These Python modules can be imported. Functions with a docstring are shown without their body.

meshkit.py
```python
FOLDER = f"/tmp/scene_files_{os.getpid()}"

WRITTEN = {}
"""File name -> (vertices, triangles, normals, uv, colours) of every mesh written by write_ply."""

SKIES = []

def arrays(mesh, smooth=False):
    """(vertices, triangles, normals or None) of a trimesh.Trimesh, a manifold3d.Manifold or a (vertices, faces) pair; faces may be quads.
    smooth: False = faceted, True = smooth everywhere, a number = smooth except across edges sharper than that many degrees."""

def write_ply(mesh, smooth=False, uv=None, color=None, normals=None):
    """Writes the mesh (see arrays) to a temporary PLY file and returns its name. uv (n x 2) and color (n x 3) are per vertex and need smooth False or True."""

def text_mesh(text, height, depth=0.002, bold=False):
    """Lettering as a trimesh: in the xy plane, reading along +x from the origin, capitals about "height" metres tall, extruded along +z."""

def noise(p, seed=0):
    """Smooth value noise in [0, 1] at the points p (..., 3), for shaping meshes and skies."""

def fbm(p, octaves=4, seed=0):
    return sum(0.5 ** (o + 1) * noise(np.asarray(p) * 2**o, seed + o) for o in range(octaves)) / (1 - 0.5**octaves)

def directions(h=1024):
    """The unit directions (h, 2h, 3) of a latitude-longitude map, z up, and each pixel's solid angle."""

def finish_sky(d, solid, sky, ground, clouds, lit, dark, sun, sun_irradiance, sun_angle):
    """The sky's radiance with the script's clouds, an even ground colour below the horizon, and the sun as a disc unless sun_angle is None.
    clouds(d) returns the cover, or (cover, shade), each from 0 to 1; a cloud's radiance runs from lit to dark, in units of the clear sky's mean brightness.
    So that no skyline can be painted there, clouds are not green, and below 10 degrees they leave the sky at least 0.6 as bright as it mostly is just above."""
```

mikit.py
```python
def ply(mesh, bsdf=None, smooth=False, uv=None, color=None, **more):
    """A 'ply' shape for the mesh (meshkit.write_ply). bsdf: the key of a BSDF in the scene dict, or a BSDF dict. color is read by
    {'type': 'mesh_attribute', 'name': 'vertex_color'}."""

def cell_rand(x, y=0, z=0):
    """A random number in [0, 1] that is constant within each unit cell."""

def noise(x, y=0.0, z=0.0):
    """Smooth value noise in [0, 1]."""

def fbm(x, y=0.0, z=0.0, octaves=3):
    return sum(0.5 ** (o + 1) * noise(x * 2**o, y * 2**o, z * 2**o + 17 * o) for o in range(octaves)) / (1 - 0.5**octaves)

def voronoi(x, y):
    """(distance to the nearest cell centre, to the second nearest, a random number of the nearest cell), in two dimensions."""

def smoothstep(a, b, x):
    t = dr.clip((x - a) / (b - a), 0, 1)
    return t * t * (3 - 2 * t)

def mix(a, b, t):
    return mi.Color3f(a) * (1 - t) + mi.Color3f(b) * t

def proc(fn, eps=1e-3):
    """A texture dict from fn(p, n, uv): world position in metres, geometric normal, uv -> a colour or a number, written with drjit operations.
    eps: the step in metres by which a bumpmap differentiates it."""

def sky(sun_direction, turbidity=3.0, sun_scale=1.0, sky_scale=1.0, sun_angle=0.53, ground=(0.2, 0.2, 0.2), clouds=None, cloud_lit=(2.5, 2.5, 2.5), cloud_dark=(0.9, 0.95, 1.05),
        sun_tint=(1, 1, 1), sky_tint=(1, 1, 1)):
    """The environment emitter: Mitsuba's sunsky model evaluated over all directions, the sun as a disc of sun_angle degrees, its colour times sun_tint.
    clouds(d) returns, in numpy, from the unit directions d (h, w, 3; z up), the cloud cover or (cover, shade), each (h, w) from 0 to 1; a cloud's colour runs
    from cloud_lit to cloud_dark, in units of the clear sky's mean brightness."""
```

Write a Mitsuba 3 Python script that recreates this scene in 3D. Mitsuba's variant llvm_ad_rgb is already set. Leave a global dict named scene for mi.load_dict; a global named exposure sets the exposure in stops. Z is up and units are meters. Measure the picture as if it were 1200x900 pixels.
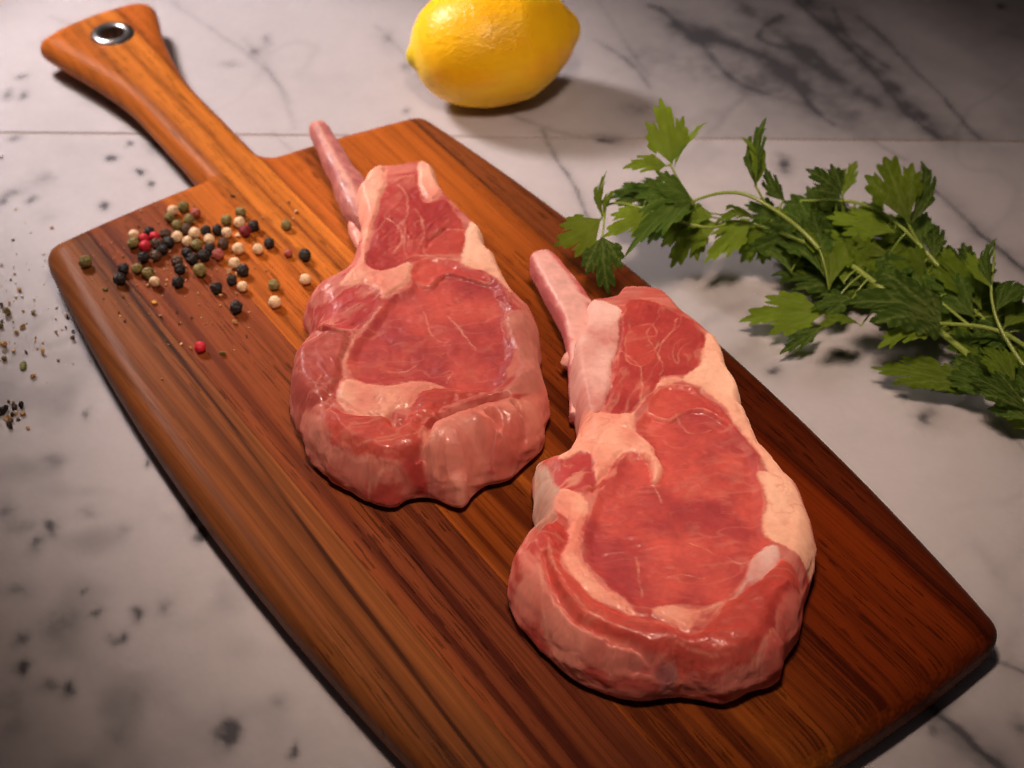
import math
import numpy as np, trimesh, shapely, manifold3d as m3
import shapely.affinity
import drjit as dr
import mitsuba as mi
import mikit, meshkit
from mikit import noise, fbm, smoothstep, mix
from scipy.spatial import Delaunay, cKDTree
from scipy.interpolate import CubicSpline
from shapely.geometry import Polygon, LineString

T = mi.ScalarTransform4f
scene, labels = {}, {}
rng = np.random.default_rng(7)

# ------------------------------------------------------------------ camera, lamps, exposure
PITCH, ROLL = math.radians(41.757), 0.02
CAM = np.array([0, -0.53, 0.51])
fwd = np.array([0, math.cos(PITCH), -math.sin(PITCH)])
up0 = np.array([0, math.sin(PITCH), math.cos(PITCH)])
upv = up0 * math.cos(ROLL) - np.array([1.0, 0, 0]) * math.sin(ROLL)
scene['camera'] = {'type': 'thinlens', 'fov': math.degrees(2 * math.atan(600 / 2171.8)), 'fov_axis': 'x',
                   'to_world': T().look_at(origin=CAM.tolist(), target=(CAM + fwd).tolist(), up=upv.tolist()),
                   'aperture_radius': 0.0028, 'focus_distance': 0.675, 'near_clip': 0.02, 'far_clip': 50.0}
exposure = -0.12
scene['shade_bsdf'] = {'type': 'diffuse', 'reflectance': {'type': 'rgb', 'value': [0.03, 0.03, 0.03]}}
KEY_POS, KEY_AIM = np.array([-0.46, 0.46, 0.48]), np.array([-0.155, 0.245, 0.01])
KEY_TO = T().look_at(origin=KEY_POS.tolist(), target=KEY_AIM.tolist(), up=[0, 0, 1])
scene['softbox_lamp__panel'] = {'type': 'rectangle', 'to_world': KEY_TO @ T().scale([0.062, 0.062, 1]),
                                'emitter': {'type': 'area', 'radiance': {'type': 'rgb', 'value': [162, 139, 134]}}}
_walls = []
for _x, _y, _w, _h in ((0.087, 0, 0.003, 0.177), (-0.087, 0, 0.003, 0.177), (0, 0.087, 0.171, 0.003), (0, -0.087, 0.171, 0.003)):
    _walls.append(trimesh.creation.box([_w, _h, 0.30], transform=trimesh.transformations.translation_matrix([_x, _y, 0.145])))
_walls.append(trimesh.creation.box([0.177, 0.177, 0.003], transform=trimesh.transformations.translation_matrix([0, 0, -0.0075])))
_hood = trimesh.util.concatenate(_walls)
_hood.apply_transform(np.array(KEY_TO.matrix, float))
scene['softbox_lamp__hood'] = mikit.ply(_hood, 'shade_bsdf')  # box walls added round the panel to keep its light in a pool
labels['softbox_lamp'] = {'label': 'square softbox lamp with an added black hood shining from the back left beyond the picture', 'category': 'lamp'}
LAMP_POS, LAMP_AIM = np.array([-0.005, -0.20, 0.72]), np.array([0.030, 0.045, 0.0])   # a disc lamp; its deep cylindrical shade is added to narrow the light
LAMP_TO = T().look_at(origin=LAMP_POS.tolist(), target=LAMP_AIM.tolist(), up=[0, 1, 0])
scene['studio_lamp__bulb'] = {'type': 'disk', 'to_world': LAMP_TO @ T().scale([0.07, 0.07, 1]),
                               'emitter': {'type': 'area', 'radiance': {'type': 'rgb', 'value': [138, 102, 81]}}}
_shade = trimesh.creation.annulus(r_min=0.090, r_max=0.093, height=0.295, sections=48)
_shade = trimesh.util.concatenate([_shade, trimesh.creation.cylinder(radius=0.093, height=0.004, sections=48, transform=trimesh.transformations.translation_matrix([0, 0, -0.15]))])
_shade.apply_translation([0, 0, 0.1425])
_shade.apply_transform(np.array(LAMP_TO.matrix, float))
scene['studio_lamp__shade'] = mikit.ply(_shade, 'shade_bsdf', smooth=40)
labels['studio_lamp'] = {'label': 'black hooded studio lamp shining down on the board from the front right beyond the picture', 'category': 'lamp'}
scene['room_light'] = {'type': 'constant', 'radiance': {'type': 'rgb', 'value': [0.042, 0.034, 0.033]}}

# ------------------------------------------------------------------ helpers
ZB = 0.020                                   # height of the board's top
A = math.radians(34.808)
CA, SA = math.cos(A), math.sin(A)
BC = np.array([-0.0148, 0.0009])             # centre of the board


def to_world(uv):
    uv = np.asarray(uv, float)
    return np.stack([BC[0] + CA * uv[..., 0] - SA * uv[..., 1], BC[1] + SA * uv[..., 0] + CA * uv[..., 1]], -1)


def lum(c):
    return {'type': 'rgb', 'value': list(c)}


VC = {'type': 'mesh_attribute', 'name': 'vertex_color'}


def raw(v, f, color, bsdf, normals):
    path = meshkit.write_ply((v, f), False, None, color, normals=normals)
    return {'type': 'ply', 'filename': path, 'face_normals': False, 'bsdf': {'type': 'ref', 'id': bsdf}}


def vnormals(v, f):
    n, fc = np.zeros_like(v), np.cross(v[f[:, 1]] - v[f[:, 0]], v[f[:, 2]] - v[f[:, 0]])
    for k in range(3):
        np.add.at(n, f[:, k], fc)
    return n / np.maximum(np.linalg.norm(n, axis=1, keepdims=True), 1e-20)


def sst(a, b, x):
    t = np.clip((x - a) / (b - a), 0, 1)
    return t * t * (3 - 2 * t)


def n2(p, scale, seed=0, octaves=3, z=0.0):
    """fbm in [-1, 1] at 2-D or 3-D points in metres, feature size scale."""
    p = np.asarray(p, float) / scale
    if p.shape[-1] == 2:
        p = np.concatenate([p, np.full(p.shape[:-1] + (1,), z + 0.37)], -1)
    return meshkit.fbm(p + 50.0, octaves, seed) * 2 - 1


def lerp(a, b, t):
    return a + (np.asarray(b) - a) * t


def seg_dist(p, line):
    d = np.full(len(p), 1e9)
    for a, b in zip(line[:-1], line[1:]):
        ab = b - a
        t = np.clip(((p - a) @ ab) / max(ab @ ab, 1e-12), 0, 1)
        d = np.minimum(d, np.linalg.norm(p - a - t[:, None] * ab, axis=1))
    return d


def poly_sd(p, poly):
    """signed distance, positive inside."""
    d = seg_dist(p, np.vstack([poly, poly[:1]]))
    x, y = p[:, 0], p[:, 1]
    inside = np.zeros(len(p), bool)
    for (x0, y0), (x1, y1) in zip(poly, np.roll(poly, -1, 0)):
        c = (y0 > y) != (y1 > y)
        inside ^= c & (x < (x1 - x0) * (y - y0) / ((y1 - y0) if y1 != y0 else 1e-12) + x0)
    return np.where(inside, d, -d)


def smooth_closed(p, n):
    p = np.asarray(p, float)
    q = np.vstack([p, p[:1]])
    s = np.r_[0, np.cumsum(np.linalg.norm(np.diff(q, axis=0), axis=1))]
    cs = CubicSpline(s, q, bc_type='periodic')
    return cs(np.linspace(0, s[-1], n, endpoint=False))


def smooth_line(p, n):
    p = np.asarray(p, float)
    s = np.r_[0, np.cumsum(np.linalg.norm(np.diff(p, axis=0), axis=1))]
    if len(p) == 2:
        return p[0] + (p[1] - p[0]) * np.linspace(0, 1, n)[:, None]
    return CubicSpline(s, p)(np.linspace(0, s[-1], n))


def ring_points(geom, step):
    out = []
    for g in getattr(geom, 'geoms', [geom]):
        if g.is_empty:
            continue
        for r in [g.exterior, *g.interiors]:
            k = max(int(r.length / step), 6)
            q = shapely.line_interpolate_point(r, np.arange(k) / k, normalized=True)
            out.append(np.stack([shapely.get_x(q), shapely.get_y(q)], 1))
    return np.vstack(out) if out else np.zeros((0, 2))


def tri_in(points, poly):
    d = Delaunay(points)
    f = d.simplices
    c = points[f].mean(1)
    f = f[shapely.contains_xy(poly, c[:, 0], c[:, 1])]
    a, b, e = points[f[:, 0]], points[f[:, 1]], points[f[:, 2]]
    area = (b[:, 0] - a[:, 0]) * (e[:, 1] - a[:, 1]) - (b[:, 1] - a[:, 1]) * (e[:, 0] - a[:, 0])
    f[area < 0] = f[area < 0][:, ::-1]
    return f[np.abs(area) > 1e-14]


def inside_dist(p, poly):
    return shapely.distance(shapely.points(p), shapely.union_all([poly.boundary]))


def shift_in(p, poly, R):
    """Points laid out by arc length over a rounded edge of radius R -> (their true plan positions, height of the quarter round 0..1)."""
    b = poly.boundary
    g = shapely.points(p)
    d = shapely.distance(g, b)
    at = shapely.line_interpolate_point(b, shapely.line_locate_point(b, g))
    near = np.stack([shapely.get_x(at), shapely.get_y(at)], 1)
    t = np.minimum(d / R, 1) * np.pi / 2
    nd = np.where(d < R, R * (1 - np.cos(t)), d)
    k = np.where(d > 1e-9, nd / np.maximum(d, 1e-9), 0)[:, None]
    return near + (p - near) * k, np.where(d < 1e-9, 0, np.sin(t))


def tube(points, radii, sides=10, flat=1.0, seed=None, amp=0.0, cap=True):
    """Closed tube along points (n, 3), radius per point; flat squeezes it in height."""
    p = np.asarray(points, float)
    t = np.gradient(p, axis=0)
    t /= np.linalg.norm(t, axis=1, keepdims=True)
    a = np.cross(t, [0, 0, 1.0])
    a /= np.linalg.norm(a, axis=1, keepdims=True) + 1e-12
    b = np.cross(a, t)
    ang = np.arange(sides) * 2 * np.pi / sides
    r = np.broadcast_to(radii, (len(p),))[:, None, None]
    v = p[:, None] + r * (np.cos(ang)[None, :, None] * a[:, None] + flat * np.sin(ang)[None, :, None] * b[:, None])
    i, j = np.meshgrid(np.arange(len(p) - 1), np.arange(sides), indexing='ij')
    q = np.stack([i * sides + j, i * sides + (j + 1) % sides, (i + 1) * sides + (j + 1) % sides, (i + 1) * sides + j], -1).reshape(-1, 4)
    f = np.vstack([q[:, [0, 1, 2]], q[:, [0, 2, 3]]])
    v = v.reshape(-1, 3)
    n = len(v)
    v = np.vstack([v, p[0], p[-1]])
    k = np.arange(sides)
    f = np.vstack([f, np.stack([np.full(sides, n), (k + 1) % sides, k], 1), np.stack([np.full(sides, n + 1), n - sides + k, n - sides + (k + 1) % sides], 1)])
    return v, f


# ------------------------------------------------------------------ countertop (setting): two marble slabs and the joint
scene['marble_bsdf'] = {'type': 'principled', 'base_color': VC, 'roughness': 0.55, 'specular': 0.15}
scene['grout_bsdf'] = {'type': 'diffuse', 'reflectance': lum([0.28, 0.2, 0.15])}
SEAM = np.array([[-250.1,216.7],[247.4,226.9]]) / 1000
SPOTS = [[-192.1,-36.7,3.3,4.3,0,0.5],[-173.3,-45.2,2.3,4.7,20,0.55],[-177.1,-54.1,3.2,5.6,-20,0.45],[-184.7,-44.4,5.2,4.8,0,0.3],[-179.3,-77.7,5.0,3.7,0,0.35],[-162.5,-91.6,6.8,9.0,0,0.5],[-173.0,-100.2,2.4,3.6,0,0.45],[-170.3,-113.0,2.1,4.0,0,0.95],[-152.0,-122.4,2.4,3.9,0,0.6],[-158.9,-121.3,5.3,3.5,0,0.35],[-134.3,-87.8,2.8,4.5,0,0.55],[-148.3,-87.1,2.5,3.2,0,0.4],[-139.9,-100.0,3.6,2.7,-25,0.5],[-136.9,-97.9,1.5,2.2,0,0.5],[-124.0,-84.4,3.7,5.5,0,0.28],[-94.8,-140.3,4.4,6.4,0,0.75],[-92.5,-141.1,2.0,3.8,0,0.6],[-70.6,-146.5,1.4,3.4,0,0.6],[-142.6,-9.6,1.7,2.5,0,0.75],[-170.7,18.0,1.4,3.0,0,0.5],[-120.3,-33.5,2.0,3.8,0,0.6],[-116.5,-46.9,2.3,4.3,0,0.75],[-120.8,-39.2,2.6,5.7,0,0.35],[-128.5,-19.9,2.0,4.4,0,0.3],[-160.5,-37.4,3.3,3.4,10,0.25],[-145.6,-46.6,2.9,3.8,0,0.22],[-178.7,-9.4,4.7,4.9,0,0.22],[-130.7,-143.0,4.1,5.1,0,0.22],[-78.3,-125.2,3.0,3.5,0,0.2],[-154.4,-77.0,1.2,1.8,0,0.3],[-171.6,-127.6,5.9,4.3,0,0.2],[-166.3,-138.5,5.8,6.0,0,0.18],[-120.2,-126.3,8.9,6.5,0,0.12],[-99.9,-82.8,5.6,5.5,0,0.1],[-192.6,197.5,2.8,2.4,-15,0.85],[-177.7,186.4,2.8,2.1,-50,0.8],[-170.6,176.7,1.6,2.9,0,0.7],[-189.6,158.6,2.0,3.5,0,0.85],[-186.2,209.2,1.6,2.4,0,0.5],[-223.5,163.2,2.8,3.5,0,0.55],[-233.9,167.0,5.5,3.5,10,0.28],[-236.8,160.2,2.4,4.1,0,0.45],[-241.9,212.5,3.3,3.0,0,0.35],[-245.6,249.8,2.5,5.6,0,0.4],[-171.6,207.8,6.6,7.2,-25,0.45],[-221.5,179.5,6.4,7.1,0,0.18],[-227.0,171.7,11.9,8.8,0,0.12],[-197.1,244.7,5.1,5.0,0,0.4],[-212.9,150.1,7.8,8.0,0,0.12],[-217.5,204.6,12.3,12.0,0,0.08],[138.1,64.1,2.2,2.7,-40,0.7],[145.0,64.8,1.4,2.1,-40,0.65],[109.5,52.9,3.2,3.1,0,0.6],[161.3,37.4,1.8,2.1,-40,0.6],[166.9,25.2,3.5,3.6,-30,0.55],[170.8,30.7,7.0,7.2,-30,0.2],[149.6,52.2,10.7,8.4,0,0.06],[132.3,-130.1,2.1,1.7,0,0.75],[146.0,-133.2,2.9,2.2,-50,0.35],[177.4,-131.2,4.1,5.2,0,0.35],[181.8,-93.2,3.1,18.0,-20,0.15],[180.7,-57.1,3.2,18.8,20,0.12],[44.2,220.8,7.5,3.7,-8,0.75],[127.7,203.6,4.1,8.4,0,0.55],[150.7,302.9,7.1,9.1,-30,0.6],[93.8,318.4,6.3,6.6,-20,0.55],[259.6,355.5,2.8,3.4,0,0.5],[262.4,324.9,9.0,6.6,-20,0.3],[59.8,249.3,8.5,10.0,-40,0.5],[126.9,268.0,25.8,19.0,-25,0.25],[111.7,280.5,26.1,16.6,-25,0.25],[75.8,294.3,26.4,19.4,-20,0.22],[231.0,220.6,12.4,9.7,0,0.2],[-30.8,325.8,1.8,3.3,0,0.4],[-135.3,294.7,4.0,4.5,0,0.25],[-146.9,282.0,4.4,3.2,0,0.3],[-68.1,309.8,4.4,7.9,0,0.22],[-131.2,304.9,2.7,6.5,0,0.3],[-57.2,282.9,2.6,5.1,0,0.3],[-54.1,242.3,2.1,3.1,0,0.4],[-253.3,250.4,2.5,5.0,0,0.45],[-250.2,266.2,3.9,3.2,0,0.35]]
VEINS = [[0.62,1.6,0,[[69.9,348.1],[83.9,330.1],[93.6,316.5],[105.9,313.0],[121.8,303.8],[134.9,288.9],[142.8,266.8],[155.7,238.6]]],[0.6,1.2,0,[[148.3,361.6],[158.6,337.1],[172.2,309.6],[178.6,294.3],[187.3,268.4],[200.6,236.7],[207.1,228.3]]],[0.5,1.1,0,[[180.4,342.0],[192.1,318.2],[204.3,287.7],[215.9,258.5],[223.6,234.0],[226.4,227.2]]],[0.4,1.0,0,[[168.6,349.8],[180.1,306.0],[190.4,291.0]]],[0.4,3.5,1,[[152.7,361.8],[172.7,313.5],[194.3,261.4],[209.0,228.3]]],[0.5,1.4,0,[[139.8,340.4],[130.8,311.9],[146.8,304.7],[157.9,293.6]]],[0.35,5,1,[[83.9,330.1],[114.1,311.3],[143.6,274.2],[164.0,242.4]]],[0.4,1.5,0,[[93.6,316.5],[100.6,295.2],[109.4,276.7],[126.5,264.4]]],[0.35,1.4,0,[[39.2,312.4],[55.3,293.6],[66.5,267.7]]],[0.35,3.0,1,[[117.6,356.2],[139.6,316.2],[160.7,282.3],[179.8,257.2]]],[0.55,1.0,0,[[173.6,225.4],[181.7,213.8],[186.7,209.0]]],[0.5,1.2,0,[[193.2,188.1],[201.6,175.5],[213.1,150.2],[221.9,134.6],[233.1,113.4]]],[0.25,3.0,1,[[190.4,196.3],[201.6,175.5],[213.1,150.2],[221.9,134.6],[233.1,113.4]]],[0.6,1.2,0,[[12.1,228.2],[18.3,206.6],[22.3,195.4],[27.0,183.8],[30.8,168.4],[33.8,157.2]]],[0.4,1.2,0,[[-2.7,240.4],[14.2,229.7],[30.8,222.9]]],[0.75,1.6,0,[[142.6,-118.9],[149.4,-124.7],[154.9,-131.2],[161.9,-141.1],[169.0,-149.8]]],[0.35,4,1,[[144.6,-121.5],[154.5,-133.4],[163.6,-148.2]]],[0.6,1.2,0,[[167.8,-97.5],[173.6,-100.9],[177.6,-103.5],[187.2,-108.7]]],[0.35,1.0,0,[[198.3,26.3],[201.6,16.3],[206.6,6.5]]],[0.25,1.2,0,[[-186.8,344.3],[-160.0,314.8],[-129.1,278.6],[-112.9,247.8]]],[0.2,1.0,0,[[-143.4,306.9],[-123.9,270.8],[-108.5,225.4]]],[0.18,1.2,0,[[-118.5,221.3],[-106.3,203.7],[-98.9,189.9]]],[0.2,1,0,[[-246.7,324.4],[-219.8,299.9],[-216.7,259.5]]],[0.22,1.0,0,[[-75.6,322.3],[-55.9,289.5],[-36.8,250.5]]],[0.2,1.2,0,[[41.8,353.3],[58.4,302.0],[66.3,277.8]]]]
ex = (SEAM[1] - SEAM[0]) / np.linalg.norm(SEAM[1] - SEAM[0])
ey = np.array([-ex[1], ex[0]])


def marble_color(p, back):
    big = n2(p, 0.09, 3, 4)
    c = np.tile([0.375, 0.352, 0.360], (len(p), 1))
    c *= (1 + 0.10 * big + 0.05 * n2(p, 0.012, 4, 3) + 0.05 * n2(p, 0.0013, 5, 2))[:, None]
    wp = p + 0.006 * np.stack([n2(p, 0.02, 6, 3), n2(p, 0.02, 7, 3)], 1)
    faint = np.abs(n2(wp @ np.array([[0.8, 0.6], [-0.6, 0.8]]) * np.array([1, 0.45]), 0.05, 8, 3))
    k = 0.16 * (1 - sst(0.0, 0.06, faint)) * sst(-0.1, 0.5, n2(p, 0.11, 9, 2))
    k = k + 0.22 * sst(0.1, 0.8, n2(p, 0.035, 10, 4))
    k = k + 0.42 * sst(0.0, 0.6, n2(p, 0.026, 20, 3)) * sst(-0.02, -0.14, p[:, 0]) * sst(0.14, 0.02, p[:, 1])
    if back:                                   # the back slab is greyer towards its right side
        dg = p @ np.array([[0.62, 0.78], [-0.78, 0.62]])
        k = k + 0.34 * sst(0.0, 0.10, p[:, 0] + 0.02 * n2(p, 0.05, 11)) * np.clip(0.62 + 0.75 * n2(dg * np.array([0.4, 1.2]), 0.022, 12, 4) + 0.2 * n2(p, 0.006, 19, 3), 0.1, 1.2)
    # blotches
    jit = p + 0.0026 * np.stack([n2(p, 0.005, 13, 3), n2(p, 0.005, 14, 3)], 1)
    for x, y, rx, ry, a, s in SPOTS:
        d = jit - np.array([x, y]) / 1000
        near = np.abs(d).max(1) < 3.2 * max(rx, ry) / 1000
        d = d[near]
        ca, sa = math.cos(math.radians(a)), math.sin(math.radians(a))
        e = np.stack([(d[:, 0] * ca + d[:, 1] * sa) / (rx / 1000), (-d[:, 0] * sa + d[:, 1] * ca) / (ry / 1000)], 1)
        r2 = (e ** 2).sum(1)
        mott = 0.75 + 0.75 * n2(p[near], 0.004, 15, 3)
        k[near] += (2.4 if max(rx, ry) < 3.6 else (2.1 if max(rx, ry) < 9 else 1.0)) * s * (0.76 * np.exp(-r2 * 1.5) + 0.24 * np.exp(-r2 * 0.5)) * np.clip(mott, 0.2, 1.4)
    for s, w, soft, line in VEINS:
        ln = smooth_line(np.array(line) / 1000, 60)
        q = p + (0.0012 + 0.001 * soft) * np.stack([n2(p, 0.006, 16, 3), n2(p, 0.006, 17, 3)], 1)
        lo, hi = ln.min(0) - 0.03, ln.max(0) + 0.03
        near = ((q > lo) & (q < hi)).all(1)
        d = seg_dist(q[near], ln) * 1000
        core = np.exp(-(d / (0.85 * w)) ** 2)
        halo = np.exp(-d / (2.4 * w + 0.8))
        k[near] += 1.5 * s * np.clip((0.5 if not soft else 0.3) * core + (0.3 if not soft else 0.95) * halo, 0, 1) * np.clip(0.8 + 0.7 * n2(p[near], 0.008, 18, 3), 0.15, 1.4)
    k = np.clip(k, 0, 0.93)[:, None]
    return np.clip(c * (1 - k) + np.array([0.05, 0.05, 0.058]) * k, 0.02, 0.9)


def slab(key, t0, t1, back):
    """t runs across the seam; the slab's edge along the joint is eased."""
    s = np.r_[np.linspace(-1.1, -0.32, 9)[:-1], np.arange(-0.32, 0.34, 0.0013), np.linspace(0.34, 1.1, 9)[1:]]
    edge = 0.0015
    if back:
        t = np.r_[0, 0, edge * np.array([0.05, 0.2, 0.5, 1]), np.arange(0.003, 0.17, 0.0013), np.linspace(0.17, t1, 9)[1:]]
        z = np.r_[-0.02, -0.0008, [-0.0005, -0.0002, -0.00005, 0], np.zeros(len(t) - 6)]
    else:
        tt = np.r_[0, 0, edge * np.array([0.05, 0.2, 0.5, 1]), np.arange(0.003, 0.41, 0.0013), np.linspace(0.41, -t0, 7)[1:]]
        z = np.r_[-0.02, -0.0008, [-0.0005, -0.0002, -0.00005, 0], np.zeros(len(tt) - 6)]
        t = -tt
    off = 0.0005 if back else -0.0005
    S, TT = np.meshgrid(s, t + off)
    xy = SEAM.mean(0) + S[..., None] * ex + TT[..., None] * ey
    v = np.concatenate([xy, np.broadcast_to(z[:, None, None], S.shape + (1,))], -1).reshape(-1, 3)
    r, c = S.shape
    i, j = np.meshgrid(np.arange(r - 1), np.arange(c - 1), indexing='ij')
    q = np.stack([i * c + j, i * c + j + 1, (i + 1) * c + j + 1, (i + 1) * c + j], -1).reshape(-1, 4)
    f = np.vstack([q[:, [0, 1, 2]], q[:, [0, 2, 3]]])
    if not back:
        f = f[:, ::-1]
    scene[key] = raw(v, f, marble_color(v[:, :2], back), 'marble_bsdf', vnormals(v, f))


slab('countertop__marble_slab', 0, 0.9, True)
slab('countertop__marble_slab_001', -0.8, 0, False)
g = trimesh.creation.box([2.2, 0.0009, 0.015])
g.apply_transform(np.block([[np.array([[ex[0], ey[0], 0], [ex[1], ey[1], 0], [0, 0, 1.0]]), np.array([[SEAM.mean(0)[0]], [SEAM.mean(0)[1]], [-0.0081]])], [np.zeros((1, 3)), np.ones((1, 1))]]))
scene['countertop__joint'] = mikit.ply(g, 'grout_bsdf')
labels['countertop'] = {'label': 'white and grey veined marble countertop of two slabs with a thin joint', 'category': 'countertop', 'kind': 'structure'}
labels['countertop__marble_slab'] = {'label': 'back marble slab, grey veined towards its right end'}
labels['countertop__marble_slab_001'] = {'label': 'front marble slab with soft black spots'}

# ------------------------------------------------------------------ cutting board
PLANKS = [-0.2, -0.0768, -0.039, -0.0115, 0.0125, 0.0445, 0.0875, 0.2]


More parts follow.
